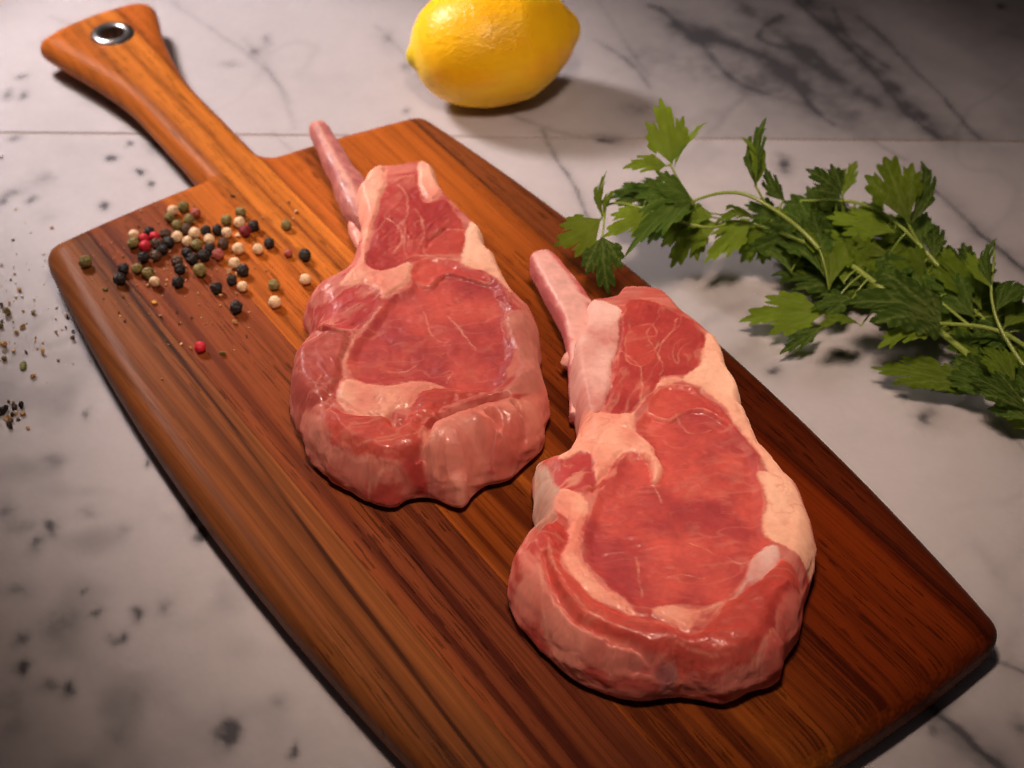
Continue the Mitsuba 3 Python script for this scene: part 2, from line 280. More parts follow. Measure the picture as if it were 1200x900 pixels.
def wood(p, n, uv):
    x, y = p.x - float(BC[0]), p.y - float(BC[1])
    u, v = CA * x + SA * y, -SA * x + CA * y
    k = mi.Float(0)
    for b in PLANKS[1:-1]:
        k = dr.select(u > b, k + 1, k)
    wob = 0.004 * (fbm(v * 9, k * 3.1, 0, 2) - 0.5)
    w = u + wob
    s1 = fbm(w * 230 + k * 5, v * 3.0 + k * 11, k, 4)
    s2 = fbm(w * 800, v * 6, k + 5, 3)
    fine = fbm(u * 1500, v * 28, k, 3)
    cols = [(0.200, 0.070, 0.022), (0.195, 0.054, 0.019), (0.38, 0.112, 0.018), (0.46, 0.155, 0.025), (0.37, 0.102, 0.018), (0.33, 0.092, 0.016), (0.175, 0.052, 0.016)]
    dark = [(0.050, 0.017, 0.009), (0.066, 0.015, 0.008), (0.120, 0.030, 0.008), (0.20, 0.058, 0.012), (0.120, 0.030, 0.008), (0.165, 0.042, 0.009), (0.055, 0.016, 0.008)]
    base, dk = mi.Color3f(*cols[0]), mi.Color3f(*dark[0])
    for i in range(1, 7):
        base, dk = dr.select(k > i - 0.5, mi.Color3f(*cols[i]), base), dr.select(k > i - 0.5, mi.Color3f(*dark[i]), dk)
    # the middle boards get darker towards the near end
    mid_dark = smoothstep(0.06, -0.09, v) * smoothstep(-0.079, -0.06, u) * smoothstep(0.05, 0.035, u)
    t = smoothstep(0.40, 0.78, s1) * 0.62 + 0.28 * smoothstep(0.45, 0.8, s2)
    t = t + mid_dark * 0.5
    line = dr.exp(-dr.square((w - (-0.0838 + 0.0407 * v)) / 0.0011)) + 0.45 * dr.exp(-dr.square((w - (-0.0905 + 0.045 * v)) / 0.0022))
    line = line + 0.8 * dr.exp(-dr.square((w + 0.0565 - 0.03 * v) / 0.0022)) * smoothstep(0.03, -0.06, v)
    line = line + 0.75 * dr.exp(-dr.square((u - 0.0862) / 0.0012)) * smoothstep(0.05, -0.09, v) + 0.5 * dr.exp(-dr.square((w - 0.0035) / 0.0035)) * smoothstep(0.05, 0.2, v)
    line = line + 0.6 * dr.exp(-dr.square((w + 0.015 + 0.02 * v) / 0.003)) * smoothstep(0.03, -0.08, v)
    t = dr.clip(t + 0.85 * line * (0.6 + 0.8 * s2), 0, 1)
    dk = dk * (1 - mid_dark * mi.Color3f(0.18, 0.26, 0.3))
    c = (base * (1 - t) + dk * t) * mi.Color3f(0.95, 0.86, 0.80)
    near_red = (1 - smoothstep(0.16, -0.06, v) * smoothstep(-0.06, -0.02, u) * (0.55 + 0.45 * smoothstep(0.0, 0.05, u)) * mi.Color3f(0.64, 0.80, 0.84))
    c = c * near_red      # the near heartwood is redder
    c = c * (0.80 + 0.42 * fine)
    pore = smoothstep(0.70, 0.80, noise(u * 1900 + k * 9, v * 110, k)) * smoothstep(0.35, 0.6, fbm(u * 60, v * 12, k, 2))
    c = c * (1 - 0.45 * pore)
    end = smoothstep(0.35, 0.8, dr.abs(-SA * n.x + CA * n.y))      # end grain on the rounded ends
    fl = noise(u * 900, v * 300, p.z * 900)
    fl2 = fbm(u * 200 + 0.6 * fbm(u * 60, p.z * 200), v * 90, p.z * 160, 2)
    ce = (base * 0.55 + dk * 0.45) * (0.55 + 0.75 * smoothstep(0.35, 0.75, fl) * fl2 + 0.25 * fl2)
    return c * (1 - end) + ce * near_red * 1.15 * end


def wood_bump(p, n, uv):
    x, y = p.x - float(BC[0]), p.y - float(BC[1])
    u, v = CA * x + SA * y, -SA * x + CA * y
    return fbm(u * 1300, v * 40, 0, 2) * 0.6 + 0.4 * noise(u * 500, v * 90)


scene['wood_bsdf'] = {'type': 'bumpmap', 'bump': mikit.proc(wood_bump, 1.5e-4), 'scale': 0.00010,
                      'bsdf': {'type': 'principled', 'base_color': mikit.proc(wood), 'roughness': 0.42, 'specular': 0.06}}
W, L, B1, B2 = 0.193, 0.3844, 0.0144, 0.0079
vs, us = np.linspace(-L / 2, L / 2, 41), np.linspace(-W / 2, W / 2, 31)
side = lambda s: np.stack([s * (W / 2 + B1 * (1 - (2 * vs / L) ** 2)), vs], 1)
endc = lambda s: np.stack([us, s * (L / 2 + B2 * (1 - (2 * us / W) ** 2))], 1)
body = Polygon(np.vstack([side(1), endc(1)[::-1], side(-1)[::-1], endc(-1)])).buffer(0).buffer(-0.009).buffer(0.009, quad_segs=10)
hl = [(-0.0162, 0.185), (-0.0162, 0.230), (-0.0160, 0.255), (-0.0166, 0.279), (-0.0208, 0.306), (-0.0268, 0.331), (-0.0302, 0.345), (-0.0300, 0.3515), (-0.0262, 0.3535), (-0.0190, 0.3568), (-0.008, 0.3595),
      (0.006, 0.3612), (0.0180, 0.3612), (0.0285, 0.359), (0.0330, 0.3545), (0.0322, 0.345), (0.0270, 0.330), (0.0206, 0.306), (0.0163, 0.279), (0.0157, 0.255), (0.0157, 0.230), (0.0157, 0.185)]
hs = np.vstack([hl[:2], smooth_line(hl[1:-1], 160)[1:-1], hl[-2:]])
handle = Polygon(hs).buffer(0).buffer(-0.003).buffer(0.003)
shape = shapely.union_all([body, handle])
right = Polygon([(0.0157, 0.19), (0.03, 0.19), (0.03, 0.23), (0.0157, 0.23)])
rounded = shape.buffer(0.008, quad_segs=10).buffer(-0.008, quad_segs=10)
shape = shapely.union_all([shape, rounded.intersection(right)])   # the fillet right of the handle; the left corner is sharp
shape = max(getattr(shape, 'geoms', [shape]), key=lambda q: q.area).simplify(0.00005)
RT, RBm = 0.0100, 0.0040


def board_mesh():
    outer = ring_points(shape, 0.0015)
    def layer(ds, grid):
        pts = [outer] + [ring_points(shape.buffer(-d, quad_segs=6), 0.0015) for d in ds]
        gx, gy = np.meshgrid(np.arange(-0.12, 0.12, grid), np.arange(-0.21, 0.37, grid))
        g = np.stack([gx.ravel(), gy.ravel()], 1)
        g = g[shapely.contains_xy(shape.buffer(-ds[-1] - grid * 0.4), g[:, 0], g[:, 1])]
        return np.vstack(pts + [g])
    zbot = lambda p: 0.0010 + 0.0055 * sst(0.195, 0.225, p[:, 1])
    top = layer(np.linspace(0, RT, 8)[1:], 0.005)
    bot = layer(np.linspace(0, RBm, 7)[1:], 0.005)
    ft, fb = tri_in(top, shape), tri_in(bot, shape)
    rise = 0.0070
    top, dt = shift_in(top, shape, lerp(0.0088, RT, sst(-0.172, -0.187, top[:, 1])))
    bot, db_ = shift_in(bot, shape, RBm)
    ztop = lambda p: ZB - rise + rise * dt
    zlow = lambda p: zbot(p) + np.minimum(ZB - rise - 0.0005 - zbot(p), 0.0110) * (1 - db_)
    n = len(outer)
    vt = np.column_stack([top, ztop(top)])
    vt[:n, 2] = ZB - rise
    vb = np.column_stack([bot, zlow(bot)])
    vb[:n, 2] = zbot(outer) + np.minimum(ZB - rise - 0.0005 - zbot(outer), 0.0110)
    k = np.arange(n)
    j = (k + 1) % n
    ccw = shape.exterior.is_ccw
    wall = np.vstack([np.stack([k, len(vt) + j, len(vt) + k], 1)[:, ::1], np.stack([k, j, len(vt) + j], 1)])
    wall = wall[:, ::-1] if ccw else wall
    m = trimesh.Trimesh(np.vstack([vt, vb]), np.vstack([ft, fb[:, ::-1] + len(vt), wall]), process=False)
    m.fix_normals()
    return m


bm = board_mesh()
man = m3.Manifold(m3.Mesh(np.asarray(bm.vertices, np.float32), np.asarray(bm.faces, np.uint32)))
HOLE = (0.0022, 0.3335)
if man.is_empty() or man.volume() < 1e-5:
    raise RuntimeError('board mesh is not closed: %s %s' % (man.status(), bm.is_watertight))
man = man - m3.Manifold.cylinder(0.06, 0.0062, circular_segments=48).translate([HOLE[0], HOLE[1], -0.02])
rot = np.array([[CA, -SA, 0], [SA, CA, 0], [0, 0, 1.0]])
for i, (a, b) in enumerate(zip(PLANKS[:-1], PLANKS[1:])):
    piece = man.trim_by_plane([1, 0, 0], a + 0.00006).trim_by_plane([-1, 0, 0], -b + 0.00006)
    mm_ = piece.to_mesh()
    v = np.asarray(mm_.vert_properties[:, :3], float) @ rot.T + np.array([BC[0], BC[1], 0])
    scene['cutting_board__plank' + (f'_{i:03d}' if i else '')] = mikit.ply((v, np.asarray(mm_.tri_verts)), 'wood_bsdf', smooth=35)
labels['cutting_board'] = {'label': 'brown striped wooden paddle cutting board with a flared handle on the marble', 'category': 'cutting board'}
scene['steel_bsdf'] = {'type': 'principled', 'base_color': lum([0.62, 0.60, 0.58]), 'metallic': 1.0, 'roughness': 0.22}
scene['steel_bsdf'] = {'type': 'twosided', 'bsdf': scene['steel_bsdf']}
scene['dark_hole_bsdf'] = {'type': 'principled', 'base_color': lum([0.03, 0.025, 0.02]), 'roughness': 0.5}
prof = np.array([(0.0056, -0.011), (0.0056, 0.0003), (0.0058, 0.0006), (0.0064, 0.0011), (0.0074, 0.0015), (0.0086, 0.0015), (0.0098, 0.0011), (0.0107, 0.0005), (0.0110, 0.0), (0.0110, -0.0004), (0.0064, -0.0004), (0.0062, -0.011), (0.0056, -0.011)])
ring = trimesh.creation.revolve(prof, sections=64)
hw = to_world(np.array(HOLE))
trimesh.repair.fix_inversion(ring)
ring.apply_translation([hw[0], hw[1], ZB + 0.00005])
scene['cutting_board__grommet'] = mikit.ply(ring, 'steel_bsdf', smooth=40)
labels['cutting_board__grommet'] = {'label': 'shiny steel ring lining the hanging hole in the handle'}

# ------------------------------------------------------------------ the two chops
CHOPS = {"a":{"outline":[[-67.4,123.0],[-63.9,132.1],[-53.6,136.8],[-43.1,139.5],[-36.6,137.4],[-33.1,129.1],[-29.6,118.5],[-24.6,111.3],[-20.4,104.6],[-15.4,96.6],[-12.2,90.0],[-10.7,81.8],[-7.3,77.0],[-4.1,65.8],[0.5,55.0],[4.9,48.9],[7.5,46.0],[10.7,37.1],[10.9,23.7],[11.6,12.2],[13.3,3.8],[14.8,-2.6],[12.5,-12.2],[12.3,-21.6],[8.9,-27.0],[1.7,-36.3],[-5.4,-41.0],[-8.9,-42.3],[-11.6,-45.3],[-14.3,-49.7],[-16.8,-54.0],[-20.6,-53.8],[-25.2,-50.5],[-30.2,-48.9],[-37.2,-50.0],[-41.5,-53.3],[-46.8,-53.4],[-53.2,-50.5],[-58.8,-46.9],[-66.4,-42.0],[-69.5,-37.7],[-74.5,-32.0],[-79.3,-20.3],[-83.4,-11.0],[-85.4,-2.5],[-86.0,8.7],[-84.7,18.8],[-80.9,29.4],[-79.9,34.2],[-83.1,42.9],[-84.5,45.7],[-84.8,50.3],[-83.5,55.4],[-78.9,61.5],[-71.6,68.8],[-67.3,77.9],[-66.0,87.8],[-65.6,97.9],[-67.8,108.0],[-69.0,120.2]],"bones":[[[-91.7,179.1,31.5,4.8,5.8],[-86.6,166.1,32.5,5.2,7.0],[-80.2,149.6,32.5,5.8,8.2],[-73.6,133.7,32.5,6.2,9.4],[-67.7,118.8,32.0,6.5,10.5],[-60.8,105.1,30.5,6.0,9.5]],[[-68.0,134.4,33.0,3.0,4.0],[-68.3,121.4,31.0,4.0,6.0],[-67.5,110.5,29.0,4.0,6.0],[-64.7,92.6,29.0,1.5,2.0]]],"regions":[["fat",[[-69.0,138.1],[-65.4,148.3],[-55.4,119.7],[-57.4,102.9],[-59.1,89.2],[-59.5,67.3],[-55.5,59.5],[-43.1,64.6],[-40.8,58.4],[-44.2,48.9],[-53.3,41.0],[-59.7,50.0],[-69.3,48.1],[-65.4,61.0],[-64.9,88.1],[-68.1,114.3]]],["rib",[[-58.1,100.2],[-55.0,116.2],[-49.4,123.5],[-42.3,126.5],[-40.5,114.9],[-37.2,106.3],[-31.2,109.0],[-26.6,103.0],[-22.2,93.0],[-19.8,82.3],[-21.5,71.8],[-29.5,69.9],[-37.3,68.0],[-43.1,64.6],[-48.7,59.4],[-54.4,57.9],[-60.6,62.5],[-59.9,75.0],[-59.4,89.6]]],["fat",[[-42.6,127.9],[-38.1,153.9],[-33.8,142.9],[-29.9,117.5],[-36.2,107.7],[-39.3,111.5]]],["rib2",[[-35.9,79.4],[-30.2,86.2],[-21.2,87.0],[-20.0,80.4],[-21.7,71.4],[-29.5,69.6],[-36.4,69.7]]],["fatc",[[-20.0,86.8],[-13.3,104.7],[-11.0,74.8],[-7.7,86.3],[-4.6,63.2],[-1.5,46.4],[-6.5,54.3],[-13.5,60.1],[-21.5,65.0],[-21.2,72.6]]],["eye",[[-41.6,59.9],[-35.3,67.0],[-27.4,66.4],[-19.4,61.9],[-12.5,59.1],[-6.5,53.3],[-1.6,41.3],[1.1,31.7],[0.7,22.4],[0.7,10.7],[-1.3,-0.7],[-4.4,-10.4],[-7.9,-13.5],[-12.5,-13.0],[-18.8,-13.8],[-26.2,-11.1],[-35.5,-7.5],[-44.5,-9.1],[-53.5,-10.0],[-59.7,-6.9],[-63.3,0.2],[-62.9,7.3],[-60.0,17.4],[-55.9,26.3],[-52.9,34.9],[-47.5,44.2],[-42.0,48.7],[-40.6,54.9]]],["eye2",[[-41.6,59.9],[-35.3,67.0],[-27.4,66.4],[-19.4,61.9],[-12.4,58.8],[-9.4,53.4],[-21.1,55.9],[-29.9,55.6],[-34.5,49.2],[-39.5,52.2]]],["red",[[-82.0,44.3],[-75.9,40.1],[-68.8,44.7],[-62.6,49.6],[-57.5,48.2],[-53.2,42.2],[-54.3,34.9],[-57.5,26.3],[-60.3,22.1],[-65.1,20.9],[-71.0,23.2],[-77.5,29.5],[-82.0,41.6]]],["lobe",[[-78.7,14.1],[-70.9,21.8],[-63.3,18.8],[-63.7,5.9],[-63.8,-5.3],[-67.1,-16.4],[-69.4,-21.2],[-81.3,-13.3],[-84.0,-6.5],[-85.2,6.5],[-83.3,9.5]]],["belly",[[-67.6,-24.0],[-58.6,-26.8],[-45.1,-27.7],[-43.0,-32.9],[-36.6,-20.8],[-31.6,-12.9],[-12.4,-14.7],[-21.3,-20.6],[-29.9,-28.8],[-33.7,-37.8],[-33.5,-44.9],[-42.2,-48.8],[-51.1,-47.2],[-60.4,-41.3],[-65.2,-36.5]]],["fat",[[-65.5,-17.9],[-61.9,-8.0],[-55.4,-9.9],[-44.4,-10.5],[-35.4,-8.1],[-26.2,-11.3],[-33.3,-13.3],[-37.4,-22.2],[-43.6,-24.3],[-45.2,-26.6],[-57.7,-27.8],[-63.0,-22.9]]],["flap",[[-32.7,-42.3],[-28.9,-31.2],[-23.7,-27.1],[-14.0,-22.8],[-8.5,-26.6],[-5.7,-33.5],[-6.9,-39.4],[-7.2,-40.3],[-11.6,-45.3],[-16.6,-54.7],[-21.1,-53.6],[-25.6,-50.2],[-30.1,-47.1]]],["flap2",[[-13.6,-22.8],[1.2,-17.0],[8.5,-7.0],[13.5,10.3],[14.9,1.2],[11.5,-22.9],[1.7,-36.6],[-5.4,-41.2],[-6.8,-40.1],[-4.8,-34.5],[-8.1,-26.6]]],["flap2",[[3.4,-15.7],[8.9,-6.2],[13.7,10.3],[15.1,1.2],[12.6,-16.6],[8.0,-28.6],[4.7,-30.0],[4.9,-24.6]]],["fatr",[[-0.9,34.8],[4.4,35.3],[10.5,37.2],[11.1,-3.5],[1.1,-13.2],[-2.6,-14.7],[1.0,-3.4],[1.0,10.7]]],["fatw",[[-80.3,-18.2],[-68.2,-32.7],[-66.1,-38.8],[-60.4,-41.7],[-52.0,-47.1],[-42.2,-49.1],[-40.5,-50.2],[-47.7,-51.6],[-57.6,-48.4],[-66.3,-41.6],[-74.3,-32.5]]],["belly2",[[-52.0,-47.8],[-43.9,-48.9],[-33.2,-45.1],[-30.1,-47.7],[-30.1,-49.3],[-37.2,-50.0],[-46.8,-53.3],[-48.4,-53.5],[-42.2,-51.8]]]],"seams":[["fold",1.1,[[-33.6,-44.9],[-31.6,-40.7],[-28.9,-31.2],[-23.8,-26.4],[-12.3,-19.4],[-2.4,-15.8]]],["fold",1.2,[[-32.3,-43.6],[-30.1,-47.1],[-28.3,-50.4],[-25.6,-50.3]]],["fold",1.2,[[-8.1,-25.3],[-5.3,-33.3],[-6.4,-39.3],[-7.2,-42.7]]],["fold",0.9,[[1.2,-19.6],[5.0,-27.7],[3.4,-34.6]]],["hole",1.1,[[-44.3,-27.0],[-43.1,-31.6],[-40.5,-30.2]]],["fline",0.55,[[-45.0,64.6],[-42.3,67.9],[-35.4,68.1],[-21.6,68.5]]],["fline",0.8,[[-62.9,-6.7],[-63.5,5.9],[-60.3,18.9],[-56.2,27.8],[-52.9,35.4]]],["fline",0.5,[[-35.8,35.9],[-33.4,27.0],[-31.3,21.2],[-25.5,17.1]]],["fline",0.5,[[-26.1,33.2],[-20.0,23.0],[-15.0,13.1]]],["fline",0.4,[[-50.6,-0.1],[-43.1,-1.2],[-36.0,3.9]]],["fline",0.4,[[-27.4,-2.8],[-23.0,0.1],[-24.5,-6.9]]],["fline",0.6,[[-50.2,118.1],[-45.1,100.9],[-46.0,80.7],[-43.2,66.2]]],["fline",0.7,[[-42.0,101.0],[-38.5,91.0],[-38.7,76.1]]],["fline",0.5,[[-53.8,93.8],[-48.3,87.3],[-49.4,70.9]]],["crease",0.6,[[-35.7,74.5],[-34.0,81.1],[-28.3,88.0]]],["fline",0.4,[[-57.6,-41.5],[-48.6,-43.2],[-40.8,-41.4],[-32.3,-33.9]]],["fline",0.5,[[-71.9,-8.3],[-72.0,-17.9],[-67.1,-21.7]]],["fold",1.0,[[-84.9,37.3],[-74.7,22.0],[-64.0,19.1]]],["crease",0.5,[[-67.1,-21.7],[-68.7,-31.1],[-67.1,-35.8]]],["crease",0.4,[[-68.5,-16.4],[-61.7,-21.6],[-52.3,-27.9],[-44.3,-27.4]]],["fline",0.7,[[-41.8,-48.9],[-39.6,-49.3],[-44.2,-50.5],[-51.3,-51.6]]],["fline",0.5,[[-12.2,-24.1],[-4.9,-31.7],[-2.0,-36.5]]]]},"b":{"outline":[[41.4,54.4],[50.1,56.6],[59.3,54.5],[65.8,46.7],[71.0,38.8],[77.3,30.4],[81.7,23.9],[83.8,11.8],[84.8,5.2],[87.6,-2.9],[87.9,-12.6],[90.8,-23.5],[93.2,-32.6],[98.3,-40.7],[101.8,-47.3],[104.7,-50.8],[107.4,-61.1],[108.3,-67.5],[108.7,-77.9],[107.3,-87.4],[103.6,-98.2],[101.1,-108.6],[98.9,-115.6],[93.0,-125.7],[92.1,-130.6],[85.4,-135.6],[81.5,-136.9],[73.6,-141.9],[62.4,-140.4],[53.0,-140.0],[47.3,-141.4],[37.9,-140.4],[29.5,-137.1],[22.9,-133.6],[17.2,-127.6],[9.5,-117.9],[4.6,-110.4],[1.6,-104.1],[-0.0,-99.6],[0.8,-90.3],[5.2,-80.7],[9.7,-74.2],[10.2,-71.4],[8.9,-61.5],[8.4,-52.8],[7.3,-41.8],[7.4,-43.1],[10.0,-37.7],[15.3,-38.0],[20.6,-32.9],[23.3,-26.7],[24.7,-14.8],[23.0,-0.4],[22.4,12.8],[25.2,26.5],[29.1,38.8],[28.3,45.9],[32.1,48.1],[40.3,51.5]],"bones":[[[10.0,84.4,31.8,6.0,6.0],[14.7,73.1,32.2,6.4,7.8],[20.9,58.2,32.2,6.8,9.0],[26.6,42.5,31.8,7.0,10.0],[28.9,29.9,30.0,7.0,10.0],[29.1,15.6,28.2,6.2,9.5],[27.9,2.9,27.0,5.0,8.0],[26.5,-7.7,26.0,3.5,5.5]],[[21.5,20.9,26.0,2.8,3.5],[24.1,22.7,29.0,4.0,5.0],[28.0,21.4,32.0,4.5,6.0],[31.3,16.4,32.0,4.5,6.0]]],"regions":[["bonew",[[28.6,51.3],[32.4,42.7],[40.0,39.8],[42.6,33.1],[40.4,15.8],[37.2,-1.0],[35.2,-17.1],[30.9,-23.5],[25.0,-19.9],[22.6,10.6],[25.6,25.8]]],["fat",[[25.1,-17.3],[30.9,-23.5],[36.1,-23.4],[43.5,-23.1],[51.4,-10.3],[58.2,-2.8],[64.7,-3.4],[53.6,-10.2],[47.9,-18.3],[45.5,-26.2],[47.3,-35.3],[54.4,-38.2],[53.2,-42.7],[55.7,-54.4],[51.5,-57.4],[50.0,-45.8],[40.7,-44.5],[35.4,-52.1],[30.1,-59.5],[28.3,-46.4],[20.1,-48.1],[24.0,-23.5]]],["rib",[[42.3,34.8],[46.0,43.1],[55.9,42.5],[64.7,35.7],[75.0,22.9],[72.9,10.1],[68.1,-0.0],[58.2,-2.3],[53.6,-10.5],[46.8,-18.6],[43.5,-23.4],[36.1,-23.7],[36.6,-10.7],[40.4,9.1]]],["rib2",[[43.1,12.5],[46.2,24.5],[53.0,28.2],[55.1,12.9],[49.8,2.7],[45.5,4.2]]],["fatc",[[74.7,20.3],[83.0,35.2],[85.6,21.5],[88.7,6.5],[87.9,-10.0],[91.4,-21.7],[85.0,-33.6],[81.7,-24.6],[77.8,-16.1],[70.8,-8.4],[64.7,-3.7],[69.3,1.6],[73.1,10.1]]],["eye",[[53.7,-11.8],[60.4,-7.1],[70.7,-10.0],[78.6,-19.2],[84.2,-30.6],[89.6,-46.0],[90.0,-59.2],[90.1,-60.7],[89.5,-73.4],[90.3,-87.7],[84.6,-98.5],[78.2,-108.2],[73.9,-114.7],[65.9,-118.1],[54.5,-117.9],[45.2,-119.9],[37.8,-114.6],[29.4,-104.6],[24.7,-95.5],[25.9,-84.8],[28.0,-73.7],[30.1,-68.0],[37.3,-54.9],[41.2,-45.3],[50.2,-40.1],[45.5,-32.6],[49.0,-23.3]]],["eye2",[[53.7,-11.8],[60.4,-7.1],[70.7,-10.0],[77.6,-19.3],[81.2,-28.1],[74.2,-22.2],[62.5,-22.6],[57.1,-25.8],[50.9,-22.9]]],["fatc",[[89.3,-0.9],[92.7,-12.0],[95.6,-21.9],[100.9,-31.4],[101.1,-54.7],[101.1,-62.6],[96.0,-60.5],[92.6,-52.6],[89.2,-40.4],[85.1,-32.2]]],["fatc",[[89.0,-53.5],[99.6,-56.9],[106.2,-67.6],[107.7,-79.0],[103.9,-93.0],[99.2,-91.5],[93.3,-88.3],[89.8,-85.7],[89.2,-76.2],[91.0,-64.9]]],["fat",[[39.1,-31.0],[45.2,-33.9],[50.8,-39.0],[53.6,-45.7],[54.7,-54.4],[51.9,-58.9],[49.9,-47.2],[40.7,-44.8],[36.4,-52.0],[29.0,-62.4],[28.8,-47.9]]],["red",[[16.5,-54.5],[20.0,-48.8],[28.3,-45.2],[30.4,-53.7],[29.2,-62.4],[28.2,-62.1],[22.9,-65.1],[16.4,-62.8],[15.0,-54.9]]],["fat",[[15.9,-65.0],[20.9,-64.7],[25.9,-67.0],[24.7,-83.4],[24.5,-95.5],[29.6,-107.2],[37.6,-115.2],[43.0,-122.6],[33.7,-118.8],[23.4,-108.9],[17.9,-97.0],[17.0,-89.1],[20.8,-81.5],[16.4,-75.1]]],["belly",[[9.9,-84.3],[15.4,-80.0],[20.5,-86.5],[17.9,-97.0],[24.3,-110.1],[33.6,-119.8],[43.0,-123.2],[55.9,-128.1],[60.5,-130.3],[71.6,-117.7],[82.0,-107.3],[92.7,-95.3],[98.6,-99.4],[100.5,-104.1],[90.9,-116.6],[88.4,-125.1],[83.2,-132.0],[80.7,-136.0],[71.5,-139.6],[62.2,-139.2],[54.3,-139.0],[48.3,-136.7],[38.0,-133.1],[28.8,-128.7],[19.5,-120.8],[13.8,-110.6],[11.9,-97.2]]],["fat",[[48.0,-120.6],[52.6,-118.5],[65.8,-119.2],[71.7,-116.5],[61.7,-124.2],[59.6,-129.2],[56.0,-126.8]]],["silv",[[83.3,-96.6],[92.2,-89.7],[92.8,-94.3],[88.1,-103.3],[79.8,-109.9],[74.6,-115.1],[79.0,-108.4]]],["fatw",[[9.5,-100.6],[14.8,-110.7],[20.5,-121.8],[28.8,-128.9],[38.0,-133.7],[48.3,-137.1],[42.9,-138.9],[35.6,-138.6],[27.2,-134.7],[23.7,-134.8],[15.3,-125.0],[4.5,-109.6],[2.4,-104.1],[6.2,-103.8]]],["pocket",[[41.8,-138.9],[47.5,-138.5],[55.4,-139.0],[52.6,-140.7],[49.0,-139.3]]],["fatw",[[91.0,-115.7],[100.5,-104.9],[98.8,-115.8],[92.0,-130.9],[81.5,-136.9],[74.5,-141.5],[69.8,-141.0],[80.7,-136.2],[84.2,-131.7],[88.7,-124.8]]],["greyw",[[7.6,-36.2],[15.0,-54.9],[16.9,-64.4],[15.4,-72.4],[16.3,-79.6],[10.0,-82.4],[8.6,-54.8]]]],"seams":[["crease",0.7,[[37.5,-115.9],[43.0,-123.0],[48.6,-123.7],[55.9,-127.8],[60.5,-129.8],[67.6,-121.4],[77.7,-112.3],[88.1,-103.0],[93.8,-94.3]]],["crease",0.7,[[70.8,-9.7],[78.6,-19.7],[84.6,-31.7],[89.5,-42.3]]],["crease",0.6,[[44.6,-23.1],[49.1,-15.1],[53.7,-8.6],[58.2,-3.6]]],["fline",0.5,[[43.2,33.1],[42.5,10.8],[47.7,4.3],[49.4,-7.1],[48.0,-16.7]]],["fline",0.4,[[54.7,28.2],[54.6,12.8],[57.5,4.6],[56.1,-2.0]]],["fline",0.5,[[64.5,32.6],[59.3,19.8],[54.6,12.8]]],["fline",0.6,[[44.0,-95.0],[44.6,-104.2],[45.2,-113.1]]],["fline",0.5,[[49.8,-48.7],[51.4,-58.9],[54.0,-68.8]]],["fline",0.35,[[62.9,-87.8],[67.7,-90.4],[70.5,-92.3]]],["fline",0.35,[[75.2,-94.2],[80.9,-96.7],[85.8,-96.5]]],["fline",0.35,[[53.3,-103.9],[59.2,-102.5],[66.8,-103.6]]],["fline",0.5,[[61.5,-22.6],[67.3,-31.7],[73.7,-30.0]]],["fold",0.9,[[12.8,-95.9],[14.8,-109.7],[20.4,-121.0],[29.7,-129.1],[39.0,-133.9],[48.3,-137.1]]],["fline",0.6,[[13.8,-90.5],[14.8,-99.8],[20.5,-113.8],[28.8,-124.8],[38.1,-129.4]]],["fold",1.0,[[14.9,-78.6],[9.9,-84.3],[5.1,-92.9]]],["hole",0.8,[[29.5,-64.5],[32.7,-58.0],[35.3,-53.5]]],["fold",0.9,[[41.5,-138.9],[49.0,-139.0],[54.5,-140.8]]],["crease",0.5,[[32.6,-133.4],[39.9,-133.2],[47.4,-137.3],[36.4,-137.8]]],["fline",0.6,[[9.9,-100.8],[11.5,-111.2],[13.1,-119.6],[18.0,-129.0]]],["fline",0.6,[[88.4,-124.8],[83.2,-132.9],[82.2,-134.6]]],["fline",0.4,[[52.0,-132.8],[61.4,-136.1],[75.4,-136.3]]],["crease",0.5,[[25.0,-19.9],[29.8,-24.2],[35.2,-17.1],[37.2,-1.0],[41.0,15.8],[42.0,33.1]]]]}}


def meat_bump(p, n, uv):
    return 0.5 * noise(p.x * 900, p.y * 900, p.z * 900) + 0.3 * noise(p.x * 2000, p.y * 2000, p.z * 2000) + 0.8 * fbm(p.x * 330, p.y * 330, p.z * 330, 2)


scene['meat_bsdf'] = {'type': 'bumpmap', 'bump': mikit.proc(meat_bump, 1.2e-4), 'scale': 0.00024,
                      'bsdf': {'type': 'principled', 'base_color': VC, 'roughness': 0.48, 'specular': 0.22, 'flatness': 0.4, 'clearcoat': 0.7, 'clearcoat_gloss': 0.95}}
scene['fat_bsdf'] = {'type': 'bumpmap', 'bump': mikit.proc(meat_bump, 1.2e-4), 'scale': 0.00017,
                     'bsdf': {'type': 'principled', 'base_color': VC, 'roughness': 0.48, 'specular': 0.25, 'flatness': 0.5, 'clearcoat': 0.5, 'clearcoat_gloss': 0.94}}
FAT, FAT2, PINK = np.array([0.85, 0.44, 0.31]), np.array([0.70, 0.235, 0.17]), np.array([0.56, 0.22, 0.18])
DEEP = np.array([0.22, 0.035, 0.035])
